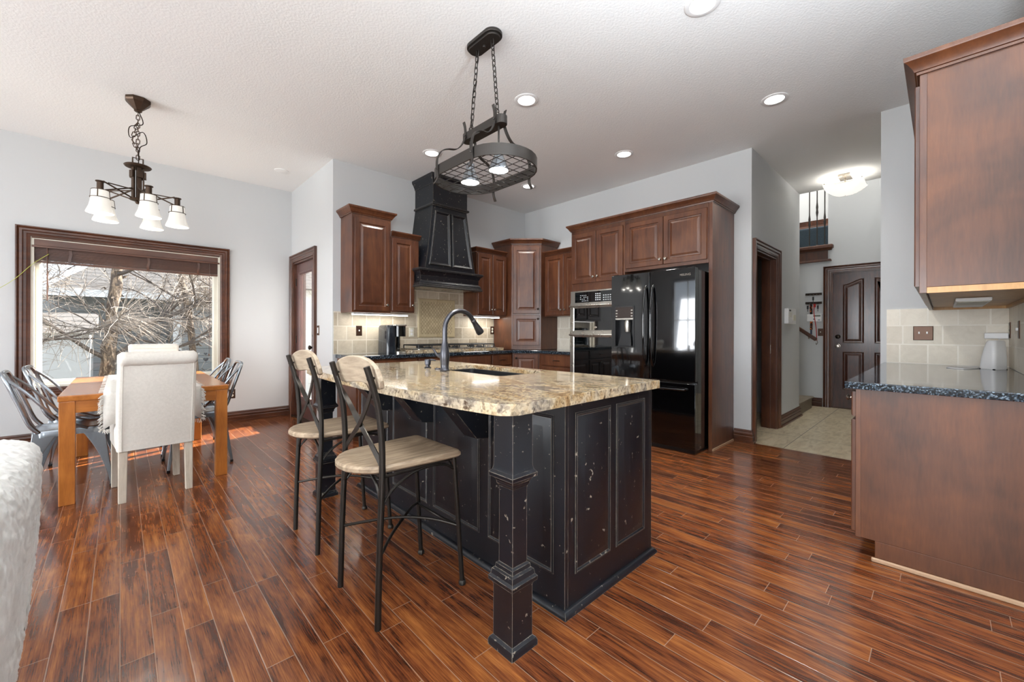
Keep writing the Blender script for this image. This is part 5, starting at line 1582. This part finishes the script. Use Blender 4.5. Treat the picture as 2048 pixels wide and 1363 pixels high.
MB().loft([[(-.3, -.4, 2.75), (6.3, -.4, 2.75), (6.3, 2.7, 2.75), (-.3, 2.7, 2.75)], [(1.2, 1.1, 3.8), (4.8, 1.1, 3.8), (4.8, 1.2, 3.8), (1.2, 1.2, 3.8)]]).build('roof', M_shingle, c)
MB().box(.55, .85, -.05, .02, 0, 2.7).build('corner_board', M_fascia, c)
c = thing('garden_shed', 'pale low shed behind the tree trunk', 'shed', (-1.2, 11.6, -.65))
MB().box(-1.0, .75, 0, 1.6, 0, 1.75).build('wall', plain('pale_shed_board', '#c9ccce', .7), c)
MB().loft([[(-1.1, -.1, 1.75), (.85, -.1, 1.75), (.85, 1.7, 1.75), (-1.1, 1.7, 1.75)], [(-1.1, .7, 2.15), (.85, .7, 2.15), (.85, .9, 2.15), (-1.1, .9, 2.15)]]).build('roof', M_shingle, c)

rt = random.Random(11)
def make_tree(label, x, y, h, lean, ntw, seed, r0=.11, spread=1.0):
    rnd = random.Random(seed)
    c = thing('bare_tree', label, 'tree', (x, y, -.65))
    b = MB()
    tp = smooth_path([(0, 0, 0), (lean * .15, .02, h * .25), (lean * .4, -.02, h * .5), (lean * .8, .05, h * .75), (lean * 1.2, .0, h)], 6)
    n = len(tp)
    b.tube([p + Vector((rnd.uniform(-.012, .012), rnd.uniform(-.012, .012), 0)) for p in tp], [r0 * (1 - .75 * i / n) * rnd.uniform(.9, 1.12) for i in range(n)], 12)
    for k in range(46):   # curls of peeling bark
        q = tp[rnd.randrange(n * 3 // 4)]; a = rnd.uniform(0, 2 * PI); rr2 = r0 * 1.0
        p = q + Vector((math.cos(a) * rr2, math.sin(a) * rr2, rnd.uniform(-.06, .06)))
        b.strap([p, p + Vector((math.cos(a) * .02, math.sin(a) * .02, rnd.uniform(.02, .05))), p + Vector((math.cos(a) * rnd.uniform(.04, .08), math.sin(a) * rnd.uniform(.04, .08), rnd.uniform(-.02, .05)))], rnd.uniform(.03, .07), .003, (-math.sin(a), math.cos(a), .2))
    b.build('trunk', M_bark, c, smooth=True)
    bb = MB(); tw = MB()
    tips = []
    def grow(p, d, ln, r, dep):
        pts = [p]
        for k in range(5):
            d = (d + Vector((rnd.uniform(-.22, .22), rnd.uniform(-.22, .22), rnd.uniform(-.12, .16)))).normalized()
            p = p + d * ln / 5
            pts.append(p)
        bb.tube(pts, [r * (1 - .13 * k) for k in range(6)], 6)
        for k in range(2, 6):
            tips.append((pts[k], d.copy()))
            if dep > 0:
                dd = (d + Vector((rnd.uniform(-.9, .9), rnd.uniform(-.9, .9), rnd.uniform(-.3, .7)))).normalized()
                if rnd.random() < .75: grow(pts[k], dd, ln * rnd.uniform(.5, .75), r * .55, dep - 1)
    for k in range(11):
        q = tp[int(n * rnd.uniform(.18, .98)) - 1]; a = rnd.uniform(0, 2 * PI)
        grow(q, Vector((math.cos(a), math.sin(a) * .7, rnd.uniform(-.05, .7))).normalized(), rnd.uniform(.8, 1.5) * spread, r0 * .32, 2)
    bb.build('boughs', M_bough, c, smooth=True)
    for k in range(ntw):
        p, d = tips[rnd.randrange(len(tips))]
        d = (d + Vector((rnd.uniform(-1, 1), rnd.uniform(-1, 1), rnd.uniform(-1.1, .6)))).normalized()
        pts = [p]; ln = rnd.uniform(.25, .7)
        for q in range(4):
            d = (d + Vector((rnd.uniform(-.2, .2), rnd.uniform(-.2, .2), -.10 + rnd.uniform(-.15, .15)))).normalized()
            p = p + d * ln / 4; pts.append(p)
        tw.tube(pts, [.0036, .0032, .0028, .0024, .0016], 3)
    t = tw.build('twigs', M_twig, c); t['kind'] = 'stuff'
    return c
make_tree('bare birch with peeling bark in the middle of the dining window', -.20, 9.0, 4.6, .3, 4200, 21)
make_tree('second bare birch low at the left edge of the dining window', -.95, 8.6, 3.6, -.4, 2200, 34, .085)
make_tree('slender bare tree on the right of the dining window', 1.05, 9.3, 4.6, -.5, 2200, 8, .07, 1.0)
